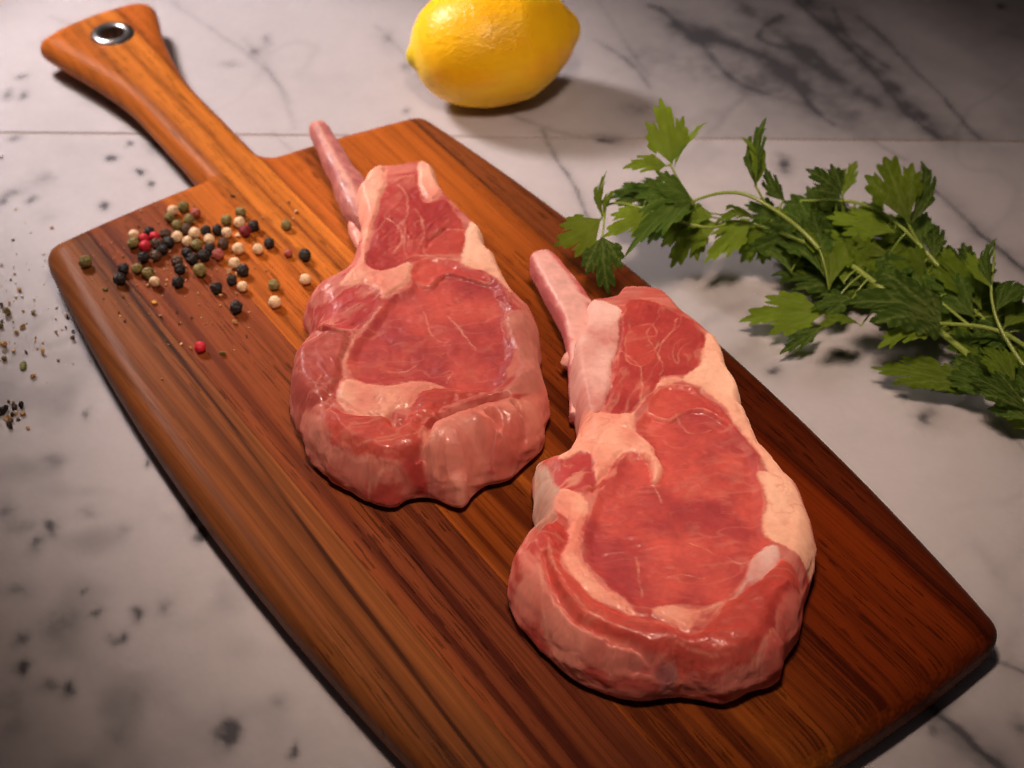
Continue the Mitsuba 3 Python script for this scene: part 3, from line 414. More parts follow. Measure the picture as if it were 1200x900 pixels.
# name: part, colour, second colour, puff mm, rise width mm, fibre angle, fibre strength, marbling
REG = {
    'eye': ('eye_muscle', (0.56, 0.092, 0.070), (0.34, 0.043, 0.046), -1.9, 4.5, 10, 0.45, 0.16),
    'eye2': ('eye_muscle', (0.56, 0.090, 0.066), (0.44, 0.055, 0.047), -1.0, 3.0, 10, 0.4, 0.1),
    'rib': ('rib_muscle', (0.45, 0.062, 0.050), (0.33, 0.032, 0.031), 0.2, 2.0, 70, 1.0, 0.28),
    'rib2': ('rib_muscle', (0.48, 0.070, 0.052), (0.38, 0.042, 0.036), 0.25, 2.5, 20, 0.6, 0.2),
    'red': ('inner_muscle', (0.48, 0.070, 0.064), (0.36, 0.038, 0.040), -0.3, 1.5, 40, 0.8, 0.6),
    'lobe': ('side_muscle', (0.42, 0.082, 0.066), (0.33, 0.048, 0.041), 1.8, 3.5, -1, 0.6, 0.25),
    'belly': ('belly_muscle', (0.53, 0.085, 0.060), (0.41, 0.046, 0.036), 1.9, 4.0, -1, 1.0, 0.25),
    'belly2': ('belly_muscle', (0.44, 0.058, 0.046), (0.35, 0.036, 0.032), 0.6, 2.0, -1, 0.9, 0.2),
    'flap': ('folded_flap', (0.72, 0.30, 0.22), (0.58, 0.15, 0.115), 4.8, 7.0, 60, 0.25, 0.0),
    'flap2': ('folded_flap', (0.68, 0.235, 0.17), (0.55, 0.125, 0.095), 3.4, 9.0, 80, 0.25, 0.0),
    'fat': ('fat_seam', FAT, FAT2, 0.9, 2.0, 0, 0.1, 0.0),
    'fatc': ('fat_cap', (0.87, 0.52, 0.36), (0.80, 0.40, 0.27), 0.5, 2.5, 0, 0.1, 0.0),
    'fatr': ('fat_cap', (0.60, 0.235, 0.175), (0.48, 0.135, 0.105), 0.7, 2.0, 0, 0.15, 0.0),
    'fatw': ('fat_side', (0.60, 0.205, 0.155), (0.46, 0.085, 0.068), 0.6, 3.0, -1, 0.6, 0.0),
    'silv': ('fat_seam', (0.74, 0.48, 0.42), (0.60, 0.30, 0.28), 0.8, 1.2, 30, 0.3, 0.0),
    'bonew': ('bone_face', (0.76, 0.46, 0.40), (0.54, 0.19, 0.165), 0.2, 3.0, 75, 0.3, 0.0),
    'greyw': ('fat_side', (0.50, 0.34, 0.27), (0.42, 0.22, 0.17), 0.3, 2.0, 0, 0.2, 0.0),
    'pocket': ('belly_muscle', (0.40, 0.14, 0.13), (0.34, 0.10, 0.10), -1.4, 1.5, 0, 0.2, 0.0),
}
TOP, EQ, RR = 0.0245, 0.0045, 0.016


def build_chop(key, D, seed):
    o = smooth_closed(np.array(D['outline']) / 1000, 520)
    poly = Polygon(o).buffer(0)
    poly = max(getattr(poly, 'geoms', [poly]), key=lambda q: q.area)
    o = ring_points(poly, 0.0007)
    nrm = np.roll(o, -1, 0) - np.roll(o, 1, 0)
    nrm = np.stack([nrm[:, 1], -nrm[:, 0]], 1) / np.linalg.norm(nrm, axis=1, keepdims=True)
    o = o + nrm * (0.0006 * n2(o, 0.006, seed, 2) + 0.0003 * n2(o, 0.002, seed + 1, 2))[:, None]
    poly = Polygon(o).buffer(0)
    poly = max(getattr(poly, 'geoms', [poly]), key=lambda q: q.area)
    outer = ring_points(poly, 0.0005)
    pts = [outer] + [ring_points(poly.buffer(-d), 0.00045) for d in np.arange(0.0004, RR, 0.00045)]
    lo, hi = o.min(0), o.max(0)
    st = 0.00041
    gx, gy = np.meshgrid(np.arange(lo[0], hi[0], st), np.arange(lo[1], hi[1], st))
    g = np.stack([gx.ravel(), gy.ravel()], 1) + rng.uniform(-0.2, 0.2, (gx.size, 2)) * st
    g = g[shapely.contains_xy(poly.buffer(-RR - st * 0.5), g[:, 0], g[:, 1])]
    top = np.vstack(pts + [g])
    n0 = len(outer)
    bpts = [outer] + [ring_points(poly.buffer(-d), 0.0008) for d in (0.0008, 0.0018, 0.003, 0.0045, 0.006)]
    gx, gy = np.meshgrid(np.arange(lo[0], hi[0], 0.003), np.arange(lo[1], hi[1], 0.003))
    g = np.stack([gx.ravel(), gy.ravel()], 1)
    g = g[shapely.contains_xy(poly.buffer(-0.0075), g[:, 0], g[:, 1])]
    bot = np.vstack(bpts + [g])
    ft, fb = tri_in(top, poly), tri_in(bot, poly)
    tl = np.stack([CA * (top - BC)[:, 0] + SA * (top - BC)[:, 1], -SA * (top - BC)[:, 0] + CA * (top - BC)[:, 1]], 1)
    ec = np.array(next(pl for r, pl in D['regions'] if r == 'eye')).mean(0) / 1000 - BC
    eu, ev = CA * ec[0] + SA * ec[1], -SA * ec[0] + CA * ec[1]
    soft = np.maximum(sst(0.022, -0.012, tl[:, 1] - ev), 0.35 * sst(0.0, -0.03, tl[:, 0] - eu))
    Rv = lerp(0.0048, 0.0095, soft) * (1 + 0.25 * n2(top, 0.012, seed + 50, 2))
    side_ = sst(0.020, 0.034, tl[:, 1] - ev) * sst(0.004, -0.004, tl[:, 0] - eu - 0.10 * (tl[:, 1] - ev) * 0)      # the sloping bone side of the upper part
    Rv = lerp(Rv, 0.0125, side_)
    for r, pl in D['regions']:
        if r.startswith('flap'):
            Rv = np.maximum(Rv, lerp(0, 0.016, sst(0.020, 0.006, np.linalg.norm(top - np.array(pl).mean(0) / 1000, axis=1))))
    top, dome = shift_in(top, poly, np.minimum(Rv, RR))
    bot, dlow = shift_in(bot, poly, 0.006)
    z = EQ + (TOP - EQ) * dome
    zb_ = 0.0003 + (EQ - 0.0003) * (1 - dlow)
    zb_[:n0] = EQ
    # ---- regions: which tissue is where, how it bulges, its colour
    p = top
    warp = p + 0.0011 * np.stack([n2(p, 0.0065, seed + 2, 2), n2(p, 0.0065, seed + 3, 2)], 1) + 0.00055 * np.stack([n2(p, 0.0018, seed + 4, 3), n2(p, 0.0018, seed + 5, 3)], 1)
    lump = n2(p, 0.010, seed + 6, 3)
    eye_c = np.array(next(pl for r, pl in D['regions'] if r == 'eye')).mean(0) / 1000
    rel = p - eye_c
    rad, the = np.linalg.norm(rel, axis=1), np.arctan2(rel[:, 1], rel[:, 0])
    wv = np.column_stack([np.cos(the) * 0.05, np.sin(the) * 0.05])              # runs round the chop
    ringf = lambda sc, sd_, st_=7.0: n2(np.column_stack([wv / st_, (rad - z * 0.8)]), sc, sd_, 3)
    base_mix = sst(-0.30, 0.30, n2(np.column_stack([wv / 1.6, (rad - z) * 1.3]), 0.007, seed + 7, 3) + 0.3 * ringf(0.0012, seed + 40))
    col = lerp(np.tile([0.42, 0.058, 0.047], (len(p), 1)), np.array([0.60, 0.190, 0.145]), (base_mix * 0.85)[:, None])
    col = lerp(col, np.array([0.52, 0.20, 0.165]), (0.45 * sst(0.0, 0.6, n2(np.column_stack([p, z]), 0.012, seed + 41, 2)))[:, None])
    col *= (1 + 0.10 * ringf(0.0007, seed + 42) + 0.05 * n2(np.column_stack([p, z]), 0.0015, seed + 43, 2))[:, None]
    dim_tone = 0.80 if not key.endswith('_001') else 1.0                       # weaker light on the farther chop, put into its colour
    relief = 0.0006 * lump
    part = np.zeros(len(p), int)
    names = ['membrane']
    fine = 0.00010 * n2(p, 0.0016, seed + 60, 2)       # fine relief, laid on after the form is smoothed
    for r, pl in D['regions']:
        pn, c1, c2, puff, wid, ang, fs, marb = REG[r]
        sd = poly_sd(warp, smooth_closed(np.array(pl) / 1000, 90)) * 1000
        sdc = sd + 0.35 * n2(p, 0.0009, seed + 51, 2) + 0.5 * n2(p, 0.0028, seed + 52, 3)
        ed = 0.75 if pn.startswith('fat') else 0.42
        w = sst(-ed, ed, sdc)
        m = w > 0
        if pn not in names:
            names.append(pn)
        part[sd > 0] = names.index(pn)
        q = p[m]
        a = math.radians(ang) + 0.12 * n2(q, 0.03, seed + 8, 2)
        fa, fl = q[:, 0] * np.cos(a) + q[:, 1] * np.sin(a), -q[:, 0] * np.sin(a) + q[:, 1] * np.cos(a)
        if ang < 0:                            # fibres that run round the eye of the chop
            fib = ringf(0.0008, seed + 9)[m]
        else:
            fib = n2(np.stack([fa / 6, fl], 1), 0.0008, seed + 9, 3)
        blot = sst(-0.45, 0.45, n2(q, 0.018, seed + 10, 3) + 0.18 * n2(q, 0.0025, seed + 27, 2) + 0.30 * fib * fs)
        cc = lerp(np.tile(np.array(c1, float), (len(q), 1)), c2, blot[:, None])
        cc *= (1 + 0.26 * fs * fib + 0.10 * n2(q, 0.0010, seed + 11, 2) + 0.10 * n2(q, 0.004, seed + 65, 2))[:, None]
        if marb:
            wq = np.stack([fa / (4.5 if r.startswith('rib') else 2.4), fl], 1) + 0.002 * np.stack([n2(q, 0.006, seed + 12, 2), n2(q, 0.006, seed + 13, 2)], 1)
            rid = np.abs(n2(wq, 0.0075, seed + 14, 3))
            k = 0.8 * marb * (1 - sst(0.0, 0.09, rid)) * sst(-0.25, 0.35, n2(q, 0.010, seed + 15, 2))
            rid2 = np.abs(n2(wq, 0.0030, seed + 16, 2))
            k = np.maximum(k, 0.6 * marb * (1 - sst(0.0, 0.10, rid2)) * sst(0.0, 0.4, n2(q, 0.007, seed + 17, 2)))
            cc = lerp(cc, FAT * 0.95, np.clip(k, 0, 0.85)[:, None])
        # a thin pale rim of connective tissue inside the muscle's edge
        if pn.endswith('muscle'):
            rim = np.exp(-((sd[m] - 0.1) / 0.45) ** 2) * np.clip(0.15 + 1.1 * n2(q, 0.006, seed + 18, 2), 0, 0.7)
            cc = lerp(cc, FAT, rim[:, None] * 0.7)
        elif pn.startswith('fat'):
            thin = np.exp(-np.maximum(sd[m], 0) / 0.9) * sst(-0.3, 0.5, n2(q, 0.005, seed + 53, 3))
            cc = lerp(cc, np.array([0.62, 0.235, 0.175]), 0.6 * thin[:, None])
            stain = sst(-0.05, 0.7, n2(q, 0.006, seed + 19, 4))
            cc = lerp(cc, np.array([0.60, 0.24, 0.18]), 0.55 * stain[:, None])
        wr = sst(-0.9, 0.9, sd[m])
        tgt = puff / 1000 * sst(0, wid, sd[m]) + 0.00011 * fs * fib
        if pn.endswith('muscle'):              # wet wrinkles along the fibres, in patches, and the fibres themselves
            gate = sst(0.0, 0.40, n2(q, 0.010, seed + 54, 2))
            wr_ = n2(np.stack([fa / 3.5, fl], 1) if ang >= 0 else np.column_stack([wv[m] / 5, rad[m] - z[m]]), 0.0013, seed + 55, 2)
            fine[m] = lerp(fine[m], 0.00085 * gate * np.clip(wr_, -0.1, 1) + 0.00006 * fs * fib + 0.00006 * n2(q, 0.0012, seed + 61, 2), w[m])
        elif pn.startswith('fat'):             # fat splits into little lobes along fine cracks
            ck = np.abs(n2(q, 0.0048, seed + 62, 2))
            crack = (1 - sst(0.0, 0.07, ck)) * sst(-0.15, 0.25, n2(q, 0.012, seed + 63, 2))
            fine[m] = lerp(fine[m], -0.00035 * crack + 0.00016 * n2(q, 0.0024, seed + 64, 2), w[m])
            cc = lerp(cc, np.array([0.60, 0.19, 0.14]), 0.45 * crack[:, None])
        tgt = tgt + (0.00035 if pn.startswith('fat') or pn == 'folded_flap' else 0.00018) * n2(q, 0.004, seed + 20, 3) + 0.0006 * lump[m]
        relief[m] = lerp(relief[m], tgt, wr)
        col[m] = lerp(col[m], cc, w[m][:, None])
    for kind, wd, ln in D['seams']:
        ln = smooth_line(np.array(ln) / 1000, 40)
        lo_, hi_ = ln.min(0) - 0.006, ln.max(0) + 0.006
        m = ((warp > lo_) & (warp < hi_)).all(1)
        dd = seg_dist(warp[m], ln) * 1000
        var = np.clip(0.8 + 0.8 * n2(p[m], 0.004, seed + 21, 2), 0.1, 1.3)
        if kind == 'fline':
            k = np.exp(-(dd / (0.75 * wd)) ** 2) * var
            k = k * np.clip(0.7 + 1.0 * n2(p[m], 0.0018, seed + 28, 2), 0, 1.2)
            col[m] = lerp(col[m], FAT, np.clip(0.42 * k, 0, 0.85)[:, None])
            relief[m] += 0.00018 * k
        else:
            dep = {'crease': 0.0010 * var, 'fold': 0.0034 + 0 * var, 'hole': 0.0016 + 0 * var}[kind]
            k = np.exp(-(dd / (1.1 * wd)) ** 2)
            relief[m] -= dep * k - (0.0005 if kind == 'fold' else 0.0) * np.exp(-((dd - 2.2 * wd) / (1.2 * wd)) ** 2)
            col[m] = lerp(col[m], DEEP if kind == 'hole' else np.array([0.36, 0.085, 0.075]), np.clip((0.6 if kind == 'fold' else 0.3) * var * np.exp(-(dd / (0.8 * wd)) ** 2), 0, 1)[:, None])
    col *= dim_tone
    flat = sst(0.15, 0.9, dome)
    z = z + relief * (0.06 + 0.94 * flat) + (0.0011 * n2(p, 0.028, seed + 22, 2) + 0.0005 * n2(p, 0.009, seed + 29, 2)) * flat
    v = np.vstack([np.column_stack([top, z]), np.column_stack([bot, zb_])[n0:]])
    fb2 = np.where(fb < n0, fb, fb + len(top) - n0)[:, ::-1]
    f = np.vstack([ft, fb2])
    colv = np.vstack([col, np.tile(PINK, (len(bot) - n0, 1))])
    import scipy.sparse as sp
    e_ = np.vstack([f[:, [0, 1]], f[:, [1, 2]], f[:, [2, 0]]])
    Lm = sp.coo_matrix((np.ones(len(e_) * 2), (np.r_[e_[:, 0], e_[:, 1]], np.r_[e_[:, 1], e_[:, 0]])), shape=(len(v), len(v))).tocsr()
    Lm = sp.diags(1 / np.maximum(np.asarray(Lm.sum(1)).ravel(), 1)) @ Lm
    sel_ = np.arange(len(v)) < len(top)
    for it in range(12):
        step = (Lm @ v - v) * (0.55 if it % 2 == 0 else -0.56)
        v[sel_] += step[sel_]
    nv = vnormals(v, f)
    wall = np.r_[1 - flat, np.ones(len(bot) - n0) * (zb_[n0:] > 0.001)]
    rg = np.r_[ringf(0.0045, seed + 44, 3.0) + 0.35 * ringf(0.0016, seed + 45, 4.0), np.zeros(len(bot) - n0)]
    amp = wall * (0.0012 * n2(v, 0.011, seed + 23, 3) + 0.0006 * rg) + 0.00022 * n2(v, 0.0028, seed + 24, 2) + 0.00007 * n2(v, 0.0010, seed + 25, 2)
    amp[len(top):] *= 0.5
    amp[:len(top)] += fine * (0.3 + 0.7 * flat)
    v = v + nv * amp[:, None]
    v[:, 2] = np.maximum(v[:, 2], 0.0003) + ZB
    nv = vnormals(v, f)
    lab = np.r_[part, np.zeros(len(bot) - n0, int)]
    fl_ = np.sort(lab[f], axis=1)[:, 1]
    adj = trimesh.Trimesh(v, f, process=False).face_adjacency
    for _ in range(6):                         # every tissue in whole pieces: scraps join the tissue round them
        same = adj[fl_[adj[:, 0]] == fl_[adj[:, 1]]]
        comp = trimesh.graph.connected_component_labels(same, node_count=len(f))
        size = np.bincount(comp)
        small = size[comp] < 900
        cross = adj[(fl_[adj[:, 0]] != fl_[adj[:, 1]])]
        done = True
        for a_, b_ in ((cross[:, 0], cross[:, 1]), (cross[:, 1], cross[:, 0])):
            mk = small[a_] & ~small[b_]
            if mk.any():
                tgt_ = dict(zip(comp[a_[mk]].tolist(), fl_[b_[mk]].tolist()))
                for c_, l_ in tgt_.items():
                    fl_[comp == c_] = l_
                done = False
                break
        if done:
            break
    same = adj[fl_[adj[:, 0]] == fl_[adj[:, 1]]]
    comp = trimesh.graph.connected_component_labels(same, node_count=len(f))
    used = {}
    for c_ in np.argsort(-np.bincount(comp)):
        mk = comp == c_
        sel = f[mk]
        nm = names[fl_[mk][0]]
        k_ = used[nm] = used.get(nm, -1) + 1
        ids, inv = np.unique(sel, return_inverse=True)
        fatty = nm.startswith('fat') or nm in ('membrane', 'folded_flap', 'bone_face')
        scene[f'{key}__{nm}' + (f'_{k_:03d}' if k_ else '')] = raw(v[ids], inv.reshape(-1, 3), np.clip(colv[ids], 0.01, 0.95), 'fat_bsdf' if fatty else 'meat_bsdf', nv[ids])
    # ---- rib bone
    for bi, b in enumerate(D['bones']):
        b = np.array(b)
        nn, sd_ = 90, 56
        c = smooth_line(b[:, :3] / 1000, nn)
        s_in = np.linspace(0, 1, len(b))
        rv, rh = np.interp(np.linspace(0, 1, nn), s_in, b[:, 3]) / 1000, np.interp(np.linspace(0, 1, nn), s_in, b[:, 4]) / 1000
        s = np.linspace(0, 1, nn)
        cap = np.sqrt(np.clip(1 - (1 - np.clip(s / (0.03 if bi == 0 else 0.12), 0, 1)) ** 2, 0.05, 1)) * (1 + 0.14 * n2(np.column_stack([s * 0.06, s * 0]), 0.010, seed + 35, 2))
        tt = np.gradient(c, axis=0)
        tt /= np.linalg.norm(tt, axis=1, keepdims=True)
        a = np.cross(tt, [0, 0, 1.0])
        a /= np.linalg.norm(a, axis=1, keepdims=True)
        u_ = np.cross(a, tt)
        an = np.arange(sd_) * 2 * np.pi / sd_
        ce, si = np.cos(an), np.sin(an)
        sx = 4.0 if key.endswith('_001') else 2.8
        sup = (np.abs(ce) ** sx + np.abs(si) ** sx) ** (-1 / sx)
        vv = c[:, None] + cap[:, None, None] * sup[None, :, None] * (rh[:, None, None] * ce[None, :, None] * a[:, None] * (0.80 if key.endswith('_001') else 0.72) + rv[:, None, None] * si[None, :, None] * u_[:, None])
        i, j = np.meshgrid(np.arange(nn - 1), np.arange(sd_), indexing='ij')
        q = np.stack([i * sd_ + j, i * sd_ + (j + 1) % sd_, (i + 1) * sd_ + (j + 1) % sd_, (i + 1) * sd_ + j], -1).reshape(-1, 4)
        ff = np.vstack([q[:, [0, 1, 2]], q[:, [0, 2, 3]]])
        k = np.arange(sd_)
        vv = np.vstack([vv.reshape(-1, 3), c[0], c[-1]])
        m_ = nn * sd_
        ff = np.vstack([ff, np.stack([np.full(sd_, m_), (k + 1) % sd_, k], 1), np.stack([np.full(sd_, m_ + 1), m_ - sd_ + k, m_ - sd_ + (k + 1) % sd_], 1)])
        mesh = trimesh.Trimesh(vv, ff, process=False)
        if mesh.volume < 0:
            ff = ff[:, ::-1]
        nb = vnormals(vv, ff)
        vv = vv + nb * (0.0003 * n2(vv, 0.006, seed + 30, 3) + 0.00018 * n2(vv, 0.0015, seed + 31, 2))[:, None]
        nb = vnormals(vv, ff)
        ang_ = np.r_[np.tile(an, nn), 0, 0]
        ss = np.r_[np.repeat(s, sd_), 0, 1]
        mixn = n2(vv, 0.004, seed + 32, 3)
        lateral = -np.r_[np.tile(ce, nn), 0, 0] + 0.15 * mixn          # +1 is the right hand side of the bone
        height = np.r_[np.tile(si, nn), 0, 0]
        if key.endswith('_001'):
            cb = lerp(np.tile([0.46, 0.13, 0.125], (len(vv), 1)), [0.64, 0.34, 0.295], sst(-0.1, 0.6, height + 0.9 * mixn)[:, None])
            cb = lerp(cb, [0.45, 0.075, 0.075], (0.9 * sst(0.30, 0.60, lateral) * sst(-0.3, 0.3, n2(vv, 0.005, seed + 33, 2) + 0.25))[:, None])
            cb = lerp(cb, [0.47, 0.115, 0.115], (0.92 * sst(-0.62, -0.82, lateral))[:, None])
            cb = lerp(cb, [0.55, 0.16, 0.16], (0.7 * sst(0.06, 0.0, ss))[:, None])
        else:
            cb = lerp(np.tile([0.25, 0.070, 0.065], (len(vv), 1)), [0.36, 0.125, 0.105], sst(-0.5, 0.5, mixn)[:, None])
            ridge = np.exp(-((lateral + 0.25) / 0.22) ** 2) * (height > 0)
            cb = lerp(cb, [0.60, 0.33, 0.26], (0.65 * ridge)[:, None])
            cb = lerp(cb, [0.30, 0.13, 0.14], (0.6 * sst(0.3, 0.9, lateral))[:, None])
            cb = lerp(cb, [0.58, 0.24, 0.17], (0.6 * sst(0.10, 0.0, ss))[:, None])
        cb = cb * (1 + 0.16 * n2(vv, 0.0015, seed + 34, 2) + 0.12 * n2(vv * np.array([1, 1, 2]), 0.005, seed + 36, 3))[:, None]
        nm = 'rib_bone' if bi == 0 else 'meat_scrap'
        if bi:
            cb = lerp(cb, [0.66, 0.30, 0.24], 0.7)
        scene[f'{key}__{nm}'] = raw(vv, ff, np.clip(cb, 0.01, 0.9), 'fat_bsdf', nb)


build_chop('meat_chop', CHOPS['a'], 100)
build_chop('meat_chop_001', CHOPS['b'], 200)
labels['meat_chop'] = {'label': 'raw pink bone-in chop with a folded flap, the one beside the peppercorns', 'category': 'meat'}
labels['meat_chop_001'] = {'label': 'larger raw red bone-in chop with a broad fat rim, nearer the viewer', 'category': 'meat'}

# ------------------------------------------------------------------ lemon
def lemon():
    n, m_ = 150, 200
    s = np.linspace(0, 1, n)
    X = np.array([0.0, 0.003, 0.014, 0.032, 0.070, 0.145, 0.28, 0.45, 0.62, 0.76, 0.86, 0.905, 0.925, 0.945, 0.975, 0.993, 1.0])
    Y = np.array([0.0, 0.030, 0.046, 0.070, 0.160, 0.248, 0.318, 0.352, 0.345, 0.285, 0.205, 0.160, 0.130, 0.106, 0.072, 0.035, 0.0])
    from scipy.interpolate import PchipInterpolator
    tt = np.r_[0, np.cumsum(np.hypot(np.diff(X), np.diff(Y)))]
    tt /= tt[-1]
    x, r = PchipInterpolator(tt, X)(s), np.maximum(PchipInterpolator(tt, Y)(s), 0)
    LEN = 0.0875
    ang = np.arange(m_) * 2 * np.pi / m_
    v = np.stack([np.broadcast_to((x[:, None] - 0.52) * LEN, (n, m_)), r[:, None] * LEN * np.cos(ang), r[:, None] * LEN * np.sin(ang)], -1).reshape(-1, 3)
    i, j = np.meshgrid(np.arange(n - 1), np.arange(m_), indexing='ij')
    q = np.stack([i * m_ + j, (i + 1) * m_ + j, (i + 1) * m_ + (j + 1) % m_, i * m_ + (j + 1) % m_], -1).reshape(-1, 4)
    f = np.vstack([q[:, [0, 1, 2]], q[:, [0, 2, 3]]])
    if trimesh.Trimesh(v, f, process=False).volume < 0:
        f = f[:, ::-1]
    nv = vnormals(v, f)
    xs = np.repeat(x, m_)
    body = sst(0.0, 0.12, xs) * sst(1.0, 0.9, xs)
    v = v + nv * (0.0007 * n2(v, 0.035, 41, 1) * body)[:, None]
    # wrinkle near the tip
    v = v + nv * (-0.0003 * np.exp(-((xs - 0.21 - 0.02 * n2(v, 0.02, 43, 2)) / 0.008) ** 2) * sst(-0.2, 0.4, n2(v, 0.02, 44, 2)))[:, None]
    pores = n2(v, 0.0019, 45, 1)
    v = v - nv * (0.00005 * sst(0.25, 0.8, pores))[:, None]
    c = lerp(np.tile([0.90, 0.51, 0.008], (len(v), 1)), [0.90, 0.44, 0.005], sst(-0.4, 0.6, n2(v, 0.015, 46, 3))[:, None])
    c = lerp(c, [0.34, 0.30, 0.02], (0.85 * sst(0.045, 0.0, xs + 0.008 * n2(v, 0.004, 47, 2)))[:, None])
    c = lerp(c, [0.62, 0.50, 0.02], (0.5 * sst(0.15, 0.03, xs))[:, None])
    scar = sst(0.45, 0.8, n2(v * np.array([1, 2.5, 2.5]), 0.008, 48, 3))
    c = lerp(c, [0.38, 0.19, 0.02], (0.35 * scar)[:, None])
    yaw, pit = math.radians(15), math.radians(4)
    R1 = np.array([[math.cos(pit), 0, -math.sin(pit)], [0, 1, 0], [math.sin(pit), 0, math.cos(pit)]])
    R2 = np.array([[math.cos(yaw), -math.sin(yaw), 0], [math.sin(yaw), math.cos(yaw), 0], [0, 0, 1]])
    v = v @ (R2 @ R1).T
    v = v + np.array([LEMON[0], LEMON[1], -v[:, 2].min() + 0.0002])
    return v, f, c


LEMON = (-0.0105, 0.2565)
scene['lemon_bsdf'] = {'type': 'bumpmap', 'bump': mikit.proc(lambda p, n, uv: smoothstep(0.45, 0.75, noise(p.x * 750, p.y * 750, p.z * 750)) + 0.3 * noise(p.x * 1600, p.y * 1600, p.z * 1600), 1.5e-4), 'scale': 0.00014,
                       'bsdf': {'type': 'principled', 'base_color': VC, 'roughness': 0.36, 'specular': 0.32, 'flatness': 0.3}}
v, f, c = lemon()
scene['lemon'] = raw(v, f, c, 'lemon_bsdf', vnormals(v, f))
labels['lemon'] = {'label': 'whole yellow lemon with a greenish tip lying on the back marble slab', 'category': 'lemon'}

# ------------------------------------------------------------------ peppercorns and crumbs
scene['pepper_bsdf'] = {'type': 'principled', 'base_color': VC, 'roughness': 0.6, 'specular': 0.3}
PEP = [[-150.7,124.3,"w",1],[-146.3,128.6,"g",1],[-140.2,124.6,"p",0.9],[-142.5,119.5,"g",1],[-146.8,115.3,"g",1],[-142.3,112.6,"k",0.95],[-138.4,110.0,"w",1.05],[-134.0,111.8,"b",0.95],[-129.5,112.6,"b",0.95],[-145.8,107.1,"w",1],[-141.0,104.1,"w",0.95],[-136.5,101.5,"g",1],[-131.7,105.8,"w",0.95],[-124.8,110.8,"w",0.95],[-126.1,119.6,"g",1],[-120.7,125.8,"g",0.95],[-120.2,118.3,"w",1],[-114.0,115.9,"b",1],[-116.9,112.0,"d",1.05],[-125.4,103.0,"k",1],[-118.3,99.4,"w",1.05],[-126.4,95.1,"p",1.05],[-132.5,94.3,"b",1.05],[-137.1,91.9,"b",1],[-130.7,99.5,"b",0.9],[-164.6,108.0,"w",0.95],[-164.0,102.2,"g",1],[-158.2,110.8,"b",0.9],[-159.9,106.0,"r",0.85],[-155.5,107.5,"r",0.9],[-158.3,100.5,"r",0.95],[-152.9,100.5,"k",1],[-151.3,108.8,"k",0.95],[-149.2,103.0,"b",1],[-157.5,92.4,"b",1],[-153.0,94.6,"k",1],[-152.1,98.1,"b",0.9],[-181.9,88.1,"g",1.1],[-165.1,84.5,"b",0.95],[-165.5,77.2,"b",1.05],[-159.4,84.4,"g",0.95],[-154.1,81.4,"g",1.05],[-150.6,76.0,"w",0.95],[-143.2,89.7,"k",1],[-141.4,85.1,"b",0.9],[-140.8,75.9,"b",1],[-132.7,83.8,"g",1.15],[-118.8,89.2,"w",1],[-114.7,84.7,"b",1.05],[-118.6,78.4,"b",0.9],[-113.4,73.9,"w",0.95],[-124.3,72.6,"b",1],[-114.5,59.9,"b",1.1],[-100.6,75.5,"g",0.95],[-98.9,63.8,"w",1.05],[-87.7,79.4,"w",1],[-99.7,117.2,"g",0.9],[-105.7,104.1,"b",0.95],[-109.9,99.5,"w",1.0],[-96.9,97.9,"p",0.75],[-89.5,96.0,"b",1.05],[-125.8,34.7,"r",0.95],[-140.2,96.4,"b",0.9],[-151.0,122.9,"g",0.9]]
